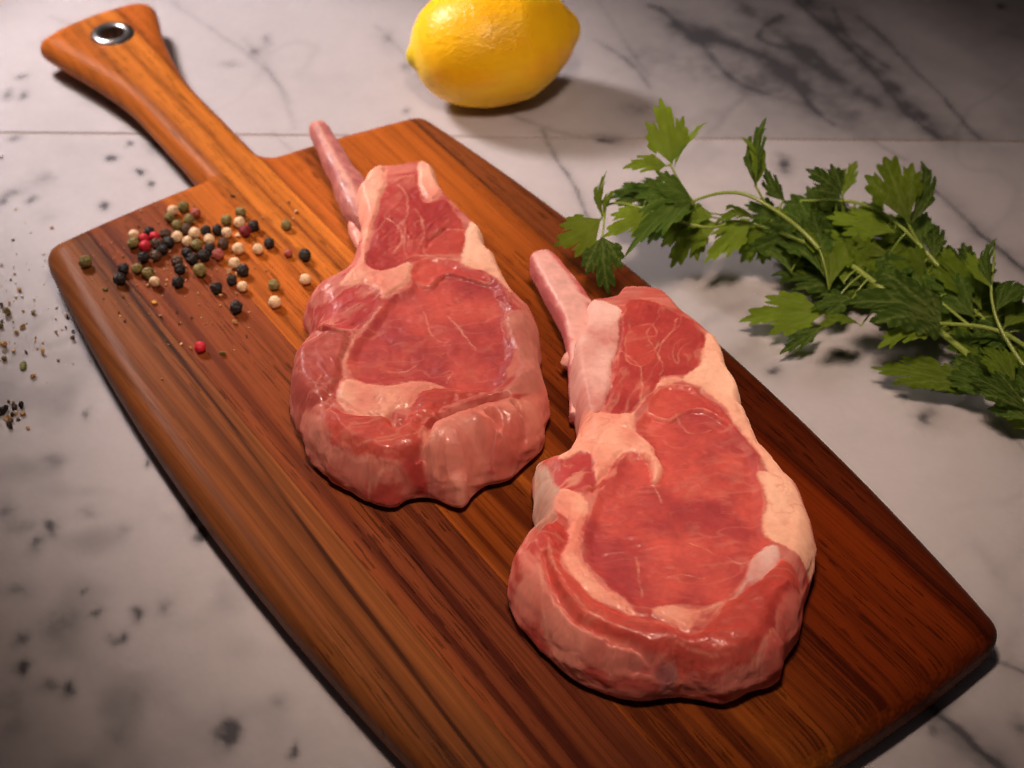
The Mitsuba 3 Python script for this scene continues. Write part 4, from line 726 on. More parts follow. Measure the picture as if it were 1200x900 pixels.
CRUMB = [[-97.0,129.8,1,"w",2.6],[-100.6,136.2,1,"k",1.3],[-126.3,140.4,1,"k",1.9],[-120.3,111.0,1,"w",2.8],[-121.0,85.9,1,"w",2.6],[-116.6,32.9,1,"g",2.6],[-114.0,53.0,1,"t",2.8],[-122.4,70.5,1,"t",2.2],[-149.1,64.7,1,"y",2.6],[-171.0,72.8,1,"g",2.4],[-162.7,68.0,1,"g",1.5],[-145.4,56.0,1,"t",1.7],[-132.0,71.0,1,"t",1.2],[-138.9,58.8,1,"k",1.4],[-132.3,55.3,1,"k",1.6],[-137.0,51.5,1,"k",1.2],[-108.3,44.2,1,"k",1.5],[-159.5,52.3,1,"k",1.5],[-129.9,36.0,1,"t",1.9],[-134.2,38.7,1,"w",1.4],[-105.3,87.2,1,"g",1.1],[-126.5,51.9,1,"t",1],[-123.7,52.0,1,"t",1],[-130.6,64.3,1,"t",1],[-138.7,17.1,1,"t",1.2],[-164.2,116.4,1,"k",1.3],[-153.6,75.6,1,"t",1.6],[-158.5,76.2,1,"t",1.3],[-104.5,134.3,1,"t",1],[-138.9,86.1,1,"t",1.4],[-146.2,76.6,1,"t",1.2],[-117.5,84.4,1,"w",2.0],[-122.3,69.8,1,"w",1.5],[-139.4,38.5,1,"t",0.8],[-128.4,55.5,1,"w",0.9],[-107.0,129.2,1,"t",0.9],[-216.8,79.0,0,"g",4.6],[-208.1,70.4,0,"t",3.2],[-210.2,66.9,0,"t",2.8],[-214.7,95.5,0,"t",3.0],[-220.4,102.8,0,"k",1.6],[-220.7,111.2,0,"k",1.5],[-205.6,79.7,0,"g",3.2],[-190.9,78.5,0,"t",1.9],[-193.4,67.4,0,"t",2.0],[-189.9,71.0,0,"k",1.5],[-191.5,69.7,0,"t",1.2],[-185.5,63.8,0,"k",2.9],[-196.5,54.0,0,"t",3.3],[-203.4,54.4,0,"k",2.6],[-213.4,57.6,0,"t",4.2],[-211.7,49.7,0,"g",2.8],[-202.9,46.3,0,"s",5.5],[-197.0,39.3,0,"t",3.0],[-189.0,49.7,0,"k",1.6],[-215.2,90.6,0,"t",1.8],[-210.2,81.4,0,"t",2.2],[-217.6,87.3,0,"t",1.6],[-195.6,76.8,0,"t",1.3],[-196.5,83.9,0,"k",1.0],[-219.5,106.7,0,"t",1.5],[-226.4,112.7,0,"t",1.6],[-225.5,131.1,0,"k",1.6],[-207.3,89.2,0,"t",1.2],[-186.7,68.9,0,"k",1.5],[-218.0,70.6,0,"g",3.4],[-201.6,64.1,0,"t",1.4],[-197.7,60.8,0,"t",1.2],[-193.0,8.3,0,"t",2.2],[-208.7,55.0,0,"t",2.2],[-220.6,84.8,0,"k",2.4],[-199.2,57.2,0,"t",1.5],[-209.6,120.9,0,"k",1.3],[-208.2,116.7,0,"k",1.2],[-182.5,47.9,0,"t",0.9],[-176.0,50.1,0,"t",1.1],[-217.5,63.6,0,"g",3],[-215.9,54.4,0,"t",3],[-217.9,74.5,0,"k",1.7],[-200.3,9.2,0,"b",4.0],[-204.9,17.4,0,"b",3.6],[-201.1,19.7,0,"b",3.2],[-198.5,20.9,0,"b",3.6],[-202.3,14.0,0,"t",2.8],[-199.7,16.6,0,"w",2.6],[-196.9,17.0,0,"t",3],[-204.0,19.6,0,"b",2.6],[-205.7,16.4,0,"b",3],[-201.1,16.1,0,"b",2.4],[-204.1,23.6,0,"k",2],[-202.2,22.5,0,"k",2],[-202.9,12.6,0,"w",1.8],[-198.1,13.4,0,"k",1.8],[-200.5,12.4,0,"k",2],[-207.1,17.4,0,"k",3],[-244.4,194.6,0,"k",2.2],[-209.8,140.7,0,"t",2.2],[-225.2,131.3,0,"k",1.4]]
PC = {'w': ((0.60, 0.42, 0.25), (0.46, 0.29, 0.15)), 'g': ((0.19, 0.15, 0.045), (0.10, 0.075, 0.025)), 'b': ((0.022, 0.017, 0.015), (0.010, 0.008, 0.008)), 'k': ((0.085, 0.045, 0.025), (0.035, 0.022, 0.015)),
      'r': ((0.50, 0.018, 0.035), (0.32, 0.012, 0.02)), 'p': ((0.32, 0.075, 0.055), (0.20, 0.045, 0.035)), 'd': ((0.17, 0.012, 0.018), (0.09, 0.01, 0.012)),
      't': ((0.46, 0.27, 0.11), (0.30, 0.16, 0.06)), 'y': ((0.52, 0.27, 0.04), (0.40, 0.18, 0.03)), 's': ((0.15, 0.16, 0.035), (0.085, 0.10, 0.02))}
ico = trimesh.creation.icosphere(3)
P0 = np.array([[x / 1000, y / 1000, ZB + 0.00255 * d] for x, y, c, d in PEP])
RAD = np.array([0.00255 * d for *_, d in PEP])
for it in range(60):                           # let the corns settle: pushed apart, never into the board
    for a, b in cKDTree(P0).query_pairs(0.0062):
        dv = P0[b] - P0[a]
        ds = np.linalg.norm(dv)
        over = RAD[a] + RAD[b] - ds
        if over > 0:
            push = dv / ds * over * 0.25
            up_ = b if P0[b, 1] > P0[a, 1] else a
            P0[a] -= push
            P0[b] += push
            P0[up_, 2] += over * 0.12
    P0[:, 2] = np.maximum(P0[:, 2] * 1.0 - 0.00002, ZB + RAD)
order = {}
CN = {'w': 'cream white', 'g': 'olive green', 'b': 'black', 'k': 'dark brown', 'r': 'bright red', 'p': 'dull pink', 'd': 'dark red'}
heap_c = np.array([P0[:, 0].mean(), P0[:, 1].mean()])
for i, (x, y, c, d) in enumerate(PEP):
    r_ = np.random.default_rng(900 + i)
    off = r_.uniform(0, 40, 3)
    v = np.array(ico.vertices)
    rough = {'b': 0.20, 'k': 0.19, 'g': 0.13, 'r': 0.07, 'p': 0.13, 'd': 0.08, 'w': 0.06}[c]
    rid = np.abs(n2(v + off, 0.5, i, 2))
    k = 1 + rough * (sst(0, 0.35, rid) - 0.7) + 0.10 * n2(v + off, 1.1, i + 1, 2)
    v = v * k[:, None] * np.array([1, 1, r_.uniform(0.92, 1.0)])
    ca_, cb_ = PC[c]
    cc = lerp(np.tile(ca_, (len(v), 1)), cb_, np.clip(sst(-0.3, 0.5, n2(v + off, 0.6, i + 2, 3)) * 0.8 + (0.3 * (1 - sst(0, 0.2, rid)) if c in 'gbk' else 0), 0, 1)[:, None])
    if c == 'w':
        cc = lerp(cc, [0.25, 0.14, 0.07], (sst(0.96, 0.99, v[:, 1] / np.linalg.norm(v, axis=1)) * 0.8)[:, None])
    v = v @ trimesh.transformations.random_rotation_matrix(r_.uniform(size=3))[:3, :3].T * RAD[i] + P0[i]
    key = 'peppercorn' + (f'_{i:03d}' if i else '')
    scene[key] = raw(v, np.array(ico.faces), np.clip(cc, 0.004, 0.9), 'pepper_bsdf', vnormals(v, np.array(ico.faces)))
    px, py = P0[i, :2] - heap_c
    nn_ = np.sort(np.linalg.norm(P0 - P0[i], axis=1))[1]
    lr = 'left' if px < -0.008 else ('right' if px > 0.012 else 'middle')
    fb_ = 'back' if py > 0.004 else ('front' if py < -0.008 else 'centre')
    if nn_ > 0.0085 or abs(px) > 0.028:
        where = 'lying loose ' + {'left': 'left of', 'right': 'right of', 'middle': 'in front of'}[lr] + ' the heap'
    else:
        where = f'in the {fb_} {lr} of the heap'
    labels[key] = {'label': f'{CN[c]} peppercorn {where} on the board', 'category': 'peppercorn'}
    order.setdefault(labels[key]['label'], []).append(key)
for txt, keys in order.items():
    by = sorted(keys, key=lambda q: P0[int(q[11:] or 0), 0])
    nm_ = {1: [''], 2: ['left of two'], 3: []}
    words = {1: [''], 2: [', left of two', ', right of two'], 3: [', leftmost of three', ', middle of three', ', rightmost of three'],
             4: [', leftmost of four', ', second of four', ', third of four', ', rightmost of four'],
             5: [', leftmost of five', ', second of five', ', third of five', ', fourth of five', ', rightmost of five']}.get(len(keys))
    for q, k in zip(by, range(len(by))):
        if words:
            labels[q]['label'] = txt + words[k]
        labels[q]['group'] = 'peppercorns on the board'
CRN = {'w': 'cream', 'g': 'green', 'b': 'black', 'k': 'dark', 't': 'tan', 'y': 'yellow', 's': 'green'}
ico2 = trimesh.creation.icosphere(2)
dust_v, dust_c, dust_n, at = [], [], [], 0
cnt = 0
groups = {}
for i, (x, y, onb, c, size) in enumerate(CRUMB):
    r_ = np.random.default_rng(1500 + i)
    v = np.array(ico2.vertices)
    if c == 's':
        v = v * np.array([0.5, 1.0, 0.32]) * (1 - 0.25 * v[:, 1:2])
    else:
        for _ in range(7):                     # chip flats off a ball
            nn_ = r_.normal(size=3)
            nn_ /= np.linalg.norm(nn_)
            h_ = r_.uniform(0.35, 0.8)
            dd = v @ nn_ - h_
            v = v - np.where(dd > 0, dd, 0)[:, None] * nn_
        v = v * (1 + 0.10 * n2(v, 0.5, i, 2))[:, None] * r_.uniform(0.6, 1.15, 3)
        v = v @ trimesh.transformations.random_rotation_matrix(r_.uniform(size=3))[:3, :3].T
    ca_, cb_ = PC[c]
    cc = lerp(np.tile(ca_, (len(v), 1)), cb_, sst(-0.3, 0.4, n2(v + i, 0.6, 3, 2))[:, None])
    if c in 'bk':
        cc = lerp(cc, PC['t'][0], (0.6 * sst(0.25, 0.5, n2(v + i, 0.8, 4, 2)))[:, None])
    v = v * size * 0.0005
    if c == 's':
        ar = 0.1
        v = v @ np.array([[math.cos(ar), math.sin(ar), 0], [-math.sin(ar), math.cos(ar), 0], [0, 0, 1]])
    v = v + [x / 1000, y / 1000, (ZB if onb else 0) - v[:, 2].min()]
    nv = vnormals(v, np.array(ico2.faces))
    if size < 1.35:
        dust_v.append(v); dust_c.append(cc); dust_n.append(np.array(ico2.faces) + at); at += len(v)
        continue
    key = ('pumpkin_seed' if c == 's' else 'pepper_crumb') + (f'_{cnt:03d}' if cnt and c != 's' else '')
    cnt += c != 's'
    scene[key] = raw(v, np.array(ico2.faces), np.clip(cc, 0.005, 0.9), 'pepper_bsdf', nv)
    scene[key]['x_'] = x
    if c == 's':
        labels[key] = {'label': 'green flat seed among pepper crumbs on the marble left of the board', 'category': 'seed'}
        continue
    if onb:
        where = 'on the board in front of the heap' if y < 108 else 'on the board around the heap'
    else:
        where = 'in the dark clump at the left edge' if y < 28 else ('on the marble beside the board corner' if y > 98 else ('on the marble farther left of the board' if x < -246 else ('on the marble behind the seed' if y > 62 else 'on the marble around the seed')))
    groups.setdefault(f'{CRN[c]} cracked pepper crumb {where}', []).append(key)
for txt, keys in groups.items():
    for q in keys:
        labels[q] = {'label': txt, 'category': 'pepper crumb'}
for txt, keys in groups.items():
    by = sorted(keys, key=lambda q: scene[q]['x_'])
    ords = ['leftmost', 'second', 'third', 'fourth', 'fifth', 'sixth', 'seventh', 'eighth', 'ninth', 'tenth']
    for k, q in enumerate(by):
        if 1 < len(by) <= 10:
            labels[q]['label'] = f'{ords[k]} {txt}' if k < len(by) - 1 else f'rightmost {txt}'
        labels[q]['group'] = 'cracked pepper crumbs'
for q in scene:
    scene[q].pop('x_', None)
rd = np.random.default_rng(5)
for i in range(420):                           # fine pepper dust
    onb = i < 230
    if onb:
        q = np.array([-0.142, 0.098]) + rd.normal(size=2) * [0.022, 0.026]
    else:
        q = np.array([-0.236, 0.075]) + rd.normal(size=2) * [0.017, 0.032]
    uvq = np.array([CA * (q - BC)[0] + SA * (q - BC)[1], -SA * (q - BC)[0] + CA * (q - BC)[1]])
    on = shape.buffer(-0.008).contains(shapely.Point(uvq))
    if not on and shape.buffer(0.002).contains(shapely.Point(uvq)):
        continue
    v = np.array(trimesh.creation.icosphere(1).vertices) * rd.uniform(0.5, 1.2, 3)
    f1 = np.array(trimesh.creation.icosphere(1).faces)
    v = v * rd.uniform(0.00015, 0.00055)
    v = v + [q[0], q[1], (ZB if on else 0) - v[:, 2].min()]
    ca_, cb_ = PC[rd.choice(list('ttkgwt'))]
    dust_v.append(v); dust_c.append(np.tile(lerp(np.array(ca_), cb_, rd.uniform()), (len(v), 1))); dust_n.append(f1 + at); at += len(v)
dv, dc, df = np.vstack(dust_v), np.vstack(dust_c), np.vstack(dust_n)
scene['pepper_dust'] = raw(dv, df, np.clip(dc, 0.005, 0.9), 'pepper_bsdf', vnormals(dv, df))
labels['pepper_dust'] = {'label': 'fine specks of ground pepper on the board corner and the marble', 'category': 'pepper dust', 'kind': 'stuff'}

# ------------------------------------------------------------------ parsley
scene['leaf_bsdf'] = {'type': 'principledthin', 'base_color': VC, 'roughness': 0.36, 'diff_trans': 1.05, 'eta': 1.45}
scene['stem_bsdf'] = {'type': 'principled', 'base_color': VC, 'roughness': 0.35, 'specular': 0.5}
STEMS = [[[76.0,116.4,40.0,0.55],[85.8,115.4,45.0,0.7],[96.3,113.0,47.0,0.8],[106.9,107.6,45.0,0.85],[117.8,102.0,40.0,0.9],[128.3,92.4,34.0,1.0]],[[91.0,116.1,28.8,0.6],[96.6,120.2,27.2,0.7],[109.7,116.2,26.4,0.9],[130.4,102.3,26.4,1.2],[143.7,93.0,24.8,1.3],[154.5,81.9,22.4,1.35],[170.6,68.4,17.6,1.4],[188.8,46.6,14.4,1.5],[209.3,21.4,9.6,1.6],[230.3,-12.2,4.8,1.7]],[[126.1,136.3,27.2,0.5],[141.7,130.2,32.0,0.7],[150.7,125.8,33.6,0.8],[162.4,117.8,32.0,0.9],[172.2,106.0,28.8,1.0],[181.1,94.6,24.0,1.1],[195.7,69.2,17.6,1.3],[215.1,35.2,11.2,1.4],[238.1,7.3,4.8,1.5]],[[197.5,81.7,48.0,0.45],[195.7,68.7,41.6,0.6],[194.8,60.8,36.8,0.7],[197.0,49.0,30.4,0.9],[201.5,40.4,25.6,1.1],[207.3,31.4,20.8,1.2],[234.7,-2.6,9.6,1.4]],[[173.4,51.2,28.8,0.7],[185.1,51.5,28.0,0.9],[198.2,48.5,27.2,1.0],[207.4,44.0,24.0,1.1],[242.5,33.4,11.2,1.3]],[[76.0,116.4,40.0,0.5],[69.8,120.0,48.0,0.5],[66.0,124.1,53.0,0.4]],[[60.2,106.1,40.0,0.5],[71.2,109.4,41.0,0.5],[76.0,116.4,40.0,0.5]],[[36.2,97.5,44.0,0.5],[37.4,104.0,45.0,0.6],[36.4,85.8,43.0,0.4]],[[37.4,104.0,45.0,0.5],[42.7,110.0,43.0,0.6],[60.3,107.3,40.0,0.6],[89.6,106.4,36.0,0.6]],[[101.5,111.8,52.0,0.45],[103.5,109.9,49.0,0.5],[106.3,108.2,45.0,0.5]],[[142.0,128.7,36.8,0.45],[142.9,128.5,32.8,0.5]],[[167.6,110.3,36.8,0.6],[169.8,108.5,32.8,0.7],[172.9,105.4,28.8,0.7]],[[181.8,34.5,12.8,0.6],[190.2,31.3,11.2,0.8],[211.7,23.2,8.0,1.0]],[[172.9,78.7,24.0,0.5],[180.0,67.7,24.0,0.6],[189.0,56.1,22.4,0.7]],[[200.9,21.5,17.6,0.7],[212.1,12.9,12.8,0.9]]]
LEAVES = [[0,[66.5,126.2,52.0],[60.2,138.4,78.0],16.7,10,0],[0,[67.4,122.9,53.0],[82.2,138.4,66.0],5.5,50,1],[0,[64.3,125.5,52.0],[45.2,117.3,56.0],8.0,15,1],[0,[75.9,115.1,41.0],[50.3,106.1,54.0],16.6,-8,0],[0,[76.0,115.2,40.0],[45.9,82.5,36.0],15.9,10,0],[0,[74.0,116.6,38.0],[43.8,129.8,34.0],12.6,-20,0],[0,[61.2,108.8,38.0],[36.8,92.4,38.0],15.2,5,0],[0,[78.7,116.0,34.0],[68.0,105.7,12.0],16.3,10,0],[0,[85.9,113.2,34.0],[69.2,118.0,24.0],12.6,0,0],[0,[36.2,96.2,45.0],[16.0,88.5,36.0],12.9,25,0],[0,[36.4,87.0,43.0],[39.0,64.2,30.0],16.2,-5,0],[0,[36.5,97.4,45.0],[38.1,112.3,58.0],4.3,55,1],[0,[37.3,99.8,45.0],[43.1,110.1,50.0],3.6,50,1],[0,[57.7,124.0,34.0],[40.5,134.2,28.0],13.4,0,0],[1,[102.4,118.6,27.2],[80.8,97.2,20.8],12.5,12,0],[1,[104.9,121.1,27.2],[85.9,111.6,32.0],8.9,-15,1],[1,[108.9,120.6,24.0],[98.9,111.3,11.2],17.2,0,0],[1,[111.3,127.4,20.8],[91.1,120.4,9.6],15.1,0,0],[1,[115.4,127.0,24.0],[100.5,132.3,27.2],11.3,0,0],[0,[101.7,112.6,51.0],[105.5,130.5,74.0],7.9,25,1],[0,[101.0,112.6,51.0],[95.2,125.0,68.0],7.2,-35,1],[0,[115.7,117.8,40.0],[107.2,128.6,50.0],5.9,40,1],[1,[131.7,116.1,22.4],[115.3,137.7,20.8],15.0,0,0],[2,[142.1,128.5,36.0],[125.8,135.3,44.8],13.4,5,0],[2,[142.5,128.5,36.0],[148.7,141.4,45.6],7.4,30,1],[2,[168.6,109.0,36.0],[159.2,137.0,51.2],21.3,5,0],[2,[169.3,109.0,36.0],[175.3,136.6,49.6],8.8,-35,1],[2,[164.9,114.5,27.2],[136.5,127.7,24.0],14.9,5,0],[2,[167.6,125.0,24.0],[144.3,132.8,17.6],13.5,0,0],[2,[176.3,108.2,24.0],[172.1,131.8,25.6],13.4,0,0],[2,[180.3,101.4,22.4],[182.7,125.5,24.0],9.6,0,1],[2,[163.0,107.9,19.2],[133.8,119.3,14.4],13.4,0,0],[1,[150.5,90.9,16.0],[111.8,103.5,9.6],16.2,0,0],[1,[147.7,100.8,16.0],[112.9,116.6,11.2],13.4,0,0],[1,[141.5,103.4,12.8],[121.7,126.1,11.2],15.0,0,0],[1,[150.3,92.7,11.2],[124.4,94.1,8.0],12.5,0,0],[1,[133.6,76.5,12.8],[95.7,75.4,8.0],18.8,5,0],[1,[129.2,68.1,11.2],[111.4,57.4,4.8],6.8,0,1],[1,[143.5,80.0,17.6],[125.0,74.6,16.0],10.8,0,0],[4,[174.5,51.3,28.8],[135.2,61.8,30.4],26.5,-5,2],[4,[172.2,49.5,28.0],[147.3,40.0,24.0],11.1,5,1],[4,[170.2,54.9,28.8],[153.7,80.7,32.0],16.2,-8,0],[4,[142.9,54.4,24.0],[122.8,46.7,27.2],9.7,-30,0],[4,[182.1,76.2,24.0],[173.5,87.1,25.6],7.2,0,1],[3,[191.5,65.2,20.8],[176.6,86.9,24.0],17.9,0,0],[3,[194.7,69.0,22.4],[181.4,100.3,25.6],18.7,0,0],[3,[193.6,79.6,19.2],[201.1,103.0,24.0],14.5,0,0],[3,[195.2,63.4,39.2],[197.4,80.3,51.2],4.2,60,1],[3,[194.6,63.2,38.4],[186.8,79.5,43.2],6.7,10,1],[3,[197.4,59.1,28.8],[216.0,77.3,27.2],11.3,10,0],[3,[202.4,59.0,20.8],[220.3,76.7,17.6],14.2,0,0],[3,[207.8,73.5,14.4],[210.5,91.9,14.4],12.3,0,0],[5,[183.0,34.9,12.0],[146.8,43.6,11.2],13.2,0,2],[5,[188.7,31.2,8.0],[171.3,36.8,4.8],6.3,0,1],[5,[195.8,24.3,11.2],[175.2,42.8,8.0],10.4,0,0],[6,[204.0,11.5,17.6],[182.9,29.4,19.2],12.2,5,0],[6,[204.4,10.0,14.4],[190.4,19.1,11.2],6.8,0,1],[6,[200.9,23.2,19.2],[191.6,45.7,20.8],11.7,0,0],[6,[208.6,17.6,17.6],[201.0,40.6,17.6],12.3,0,0],[3,[198.2,48.7,12.8],[181.3,62.0,11.2],12.0,0,0],[3,[185.2,63.8,11.2],[167.9,90.6,9.6],14.5,0,0],[6,[212.4,11.4,9.6],[199.0,20.2,4.8],8.2,0,1],[6,[211.4,29.7,16.0],[207.5,50.4,20.8],11.8,0,0],[3,[196.0,90.8,11.4],[196.3,117.9,6.1],20.1,9.671924127061956,0],[3,[209.4,60.6,17.3],[209.4,99.6,5.7],14.0,18.97824862671755,0],[0,[121.0,115.8,16.4],[103.1,140.8,11.0],21.9,24.784582082809962,0],[3,[196.4,63.8,8.3],[182.8,77.1,12.9],14.4,-19.609844741752887,0],[0,[137.0,145.4,12.9],[118.8,141.1,22.4],18.1,24.017947058714604,0],[0,[151.6,147.3,11.2],[129.4,140.0,12.0],22.0,12.902025849687945,0],[3,[211.0,51.3,12.7],[197.9,42.2,7.9],15.2,23.546452810934575,0],[0,[136.5,104.2,18.9],[119.2,115.6,6.3],16.9,6.107461621317306,0],[0,[134.9,111.9,20.4],[122.9,125.7,22.9],15.6,22.50679261543226,0],[3,[201.8,71.1,13.7],[195.6,58.0,8.5],18.9,-5.4194516476313055,0],[0,[148.1,112.4,18.0],[128.2,121.7,8.4],16.9,19.547011498490626,0],[3,[215.0,70.9,8.4],[211.7,93.8,5.1],20.5,10.048500937150678,0],[2,[175.4,92.5,8.8],[150.6,103.1,12.7],19.4,20.00979406246895,0],[2,[178.7,98.8,15.2],[160.0,98.3,19.1],20.4,11.410353828277394,0],[2,[169.4,98.6,8.3],[150.4,111.5,13.5],17.7,-13.488917813675194,0],[3,[179.7,79.3,18.0],[177.5,113.4,10.1],15.0,5.587904230719211,0],[2,[161.2,120.7,12.8],[143.9,98.9,16.4],20.9,19.013445904176415,0],[0,[139.9,138.3,10.6],[123.4,113.2,7.2],21.8,16.092881250802023,0],[3,[180.4,73.1,15.2],[167.7,96.9,10.6],15.2,13.460656937088231,0],[3,[208.4,58.2,16.0],[188.2,54.1,15.7],17.2,-23.19124967638448,0],[3,[198.4,50.3,10.3],[179.4,59.4,15.2],19.2,7.080815331723706,0],[3,[217.8,87.2,8.2],[195.2,94.7,12.1],14.2,-7.897295597828208,0],[0,[149.6,111.4,16.0],[123.5,120.4,6.6],18.2,9.329172517324203,0],[3,[189.5,90.9,15.2],[177.5,117.2,12.3],20.3,2.9985544296031392,0],[0,[131.7,86.5,23.6],[117.4,119.5,15.4],18.2,-14.951638724251271,0],[2,[162.4,89.6,8.5],[148.5,99.2,18.0],17.9,24.470081017489242,0],[2,[158.3,130.0,18.3],[133.8,117.3,12.4],15.1,-4.023037620673005,0],[2,[157.0,87.1,10.8],[142.9,108.8,7.6],17.9,-3.161199382226915,0],[0,[139.6,84.2,22.1],[134.5,117.1,15.6],15.6,-14.191431607582361,0],[2,[173.8,99.0,18.3],[157.5,98.2,7.9],21.3,19.37708448501742,0],[3,[198.6,91.4,16.9],[180.4,86.7,6.2],18.1,-7.120620119805277,0],[3,[180.4,70.7,10.1],[164.3,92.5,5.8],14.6,-23.128206371517035,0],[2,[163.9,87.1,9.3],[157.1,108.6,7.3],15.2,-10.845277485664074,0],[0,[149.4,124.7,14.5],[128.9,111.3,7.5],20.6,18.781363539670323,0],[3,[196.9,94.0,16.6],[186.3,118.8,15.8],17.1,11.131717706031132,0],[2,[177.2,120.5,14.4],[157.3,137.6,12.5],17.3,24.99435078263096,0],[0,[151.8,147.5,13.6],[134.1,143.5,11.0],17.2,2.024375836483916,0],[3,[204.6,33.7,18.6],[203.8,59.6,10.9],17.0,4.891600576190108,0],[0,[141.0,104.4,20.0],[128.9,131.2,11.3],14.3,-12.74885923199059,0],[3,[188.7,92.8,19.1],[179.5,108.9,18.4],14.5,20.277543076762917,0],[0,[143.2,128.0,16.4],[124.9,152.8,10.7],19.0,-4.023409126691558,0],[3,[191.7,84.2,10.7],[166.7,86.2,6.4],20.4,14.215440864619609,0],[2,[174.1,100.6,15.8],[160.1,131.4,7.5],16.3,-13.02819840989432,0],[3,[215.3,91.2,8.7],[196.8,87.8,8.7],17.0,6.16745801197186,0],[0,[148.2,131.2,14.6],[118.0,117.6,15.9],19.9,21.041251414964854,0],[0,[148.2,96.1,17.6],[128.3,103.4,13.8],18.2,15.765034662681416,0],[3,[206.2,73.7,11.7],[186.1,83.5,17.5],15.3,7.863158258041594,0],[0,[132.4,79.4,22.8],[133.3,122.8,13.9],19.9,-9.761772879110332,0],[0,[134.5,94.7,15.1],[122.7,116.4,12.5],17.0,-5.621006043206783,0],[3,[191.6,75.8,16.5],[185.8,93.7,17.5],15.8,-23.888495482042376,0],[2,[153.7,103.5,14.0],[139.0,120.8,15.2],19.4,20.748842152297748,0],[2,[173.7,82.0,12.7],[156.2,98.4,6.9],19.4,24.550519002670214,0],[0,[146.2,129.6,13.8],[121.4,104.1,21.9],17.7,11.538506342028342,0],[0,[137.9,135.8,10.2],[109.2,125.5,14.7],20.5,-9.372472722576596,0],[0,[119.0,95.7,18.3],[105.4,128.4,10.0],15.5,-10.94690397289147,0],[3,[194.7,81.3,18.7],[181.0,101.3,14.3],19.5,-20.37904356322681,0],[0,[124.2,124.4,20.8],[99.6,107.7,20.2],14.6,21.212849109476053,0],[3,[197.2,37.9,12.7],[181.6,44.0,17.4],16.1,13.596603766755663,0],[3,[183.0,65.0,16.6],[181.3,97.9,4.8],19.8,17.309141587102843,0],[2,[166.0,131.2,14.2],[145.8,137.1,19.2],19.5,-21.647981792796593,0],[3,[185.5,94.6,8.1],[166.6,97.1,19.1],19.8,-14.663494787539122,0],[2,[173.4,106.5,18.7],[150.0,93.0,15.7],18.0,-20.65371414406345,0],[0,[73.2,127.1,27.5],[55.9,128.6,18.5],15.0,-15.616643628657453,0],[0,[69.2,123.2,28.5],[51.9,121.4,17.3],16.4,-1.2072412002706443,0],[0,[78.1,121.2,31.1],[63.6,110.5,19.4],14.8,-4.7024762355465555,0],[0,[62.1,128.3,26.8],[49.4,132.0,21.5],13.5,-14.742429054470252,0],[0,[88.7,113.0,31.0],[73.3,113.8,16.2],15.5,-12.273376166141325,0],[0,[86.4,126.7,26.3],[76.9,127.9,19.6],12.8,8.157465484768267,0]]
SPRIG_OF = {0: 0, 1: 0, 2: 1, 3: 2, 4: 2, 5: 3, 6: 4}
SPRIG_KEY = ['parsley_sprig', 'parsley_sprig_001', 'parsley_sprig_002', 'parsley_sprig_003', 'parsley_sprig_004']
STEM_SPRIG = [0, 0, 1, 2, 2, 0, 0, 0, 0, 0, 1, 1, 3, 2, 4]
for q, txt in zip(SPRIG_KEY, ['bright green parsley sprig reaching farthest left over the board edge', 'parsley sprig with a curved stem arching over the back of the bunch', 'parsley sprig with the largest leaf and an upright tip at the right of the bunch',
                             'parsley sprig with one low leaf nearest the board corner side of the marble', 'short parsley sprig at the right frame edge, nearest the viewer in the bunch']):
    labels[q] = {'label': txt, 'category': 'parsley', 'group': 'parsley sprigs of one bunch'}
counts = {}


def part_key(s, nm):
    k = counts.get((s, nm), 0)
    counts[(s, nm)] = k + 1
    return f'{SPRIG_KEY[s]}__{nm}' + (f'_{k:03d}' if k else '')


for i, st in enumerate(STEMS):
    st = np.array(st)
    n = 14 * len(st)
    c = smooth_line(st[:, :3] / 1000, n)
    r = np.interp(np.linspace(0, 1, n), np.linspace(0, 1, len(st)), st[:, 3]) / 1000
    v, f = tube(c, r, 12)
    if trimesh.Trimesh(v, f, process=False).volume < 0:
        f = f[:, ::-1]
    a_ = np.r_[np.tile(np.arange(12), n), 0, 0]
    cc = np.tile([0.20, 0.27, 0.045], (len(v), 1)) * (1 + 0.15 * np.cos(a_ * 2 * np.pi / 3) + 0.12 * n2(v, 0.006, 60, 2))[:, None]
    scene[part_key(STEM_SPRIG[i], 'stem')] = raw(v, f, np.clip(cc, 0.01, 0.9), 'stem_bsdf', vnormals(v, f))


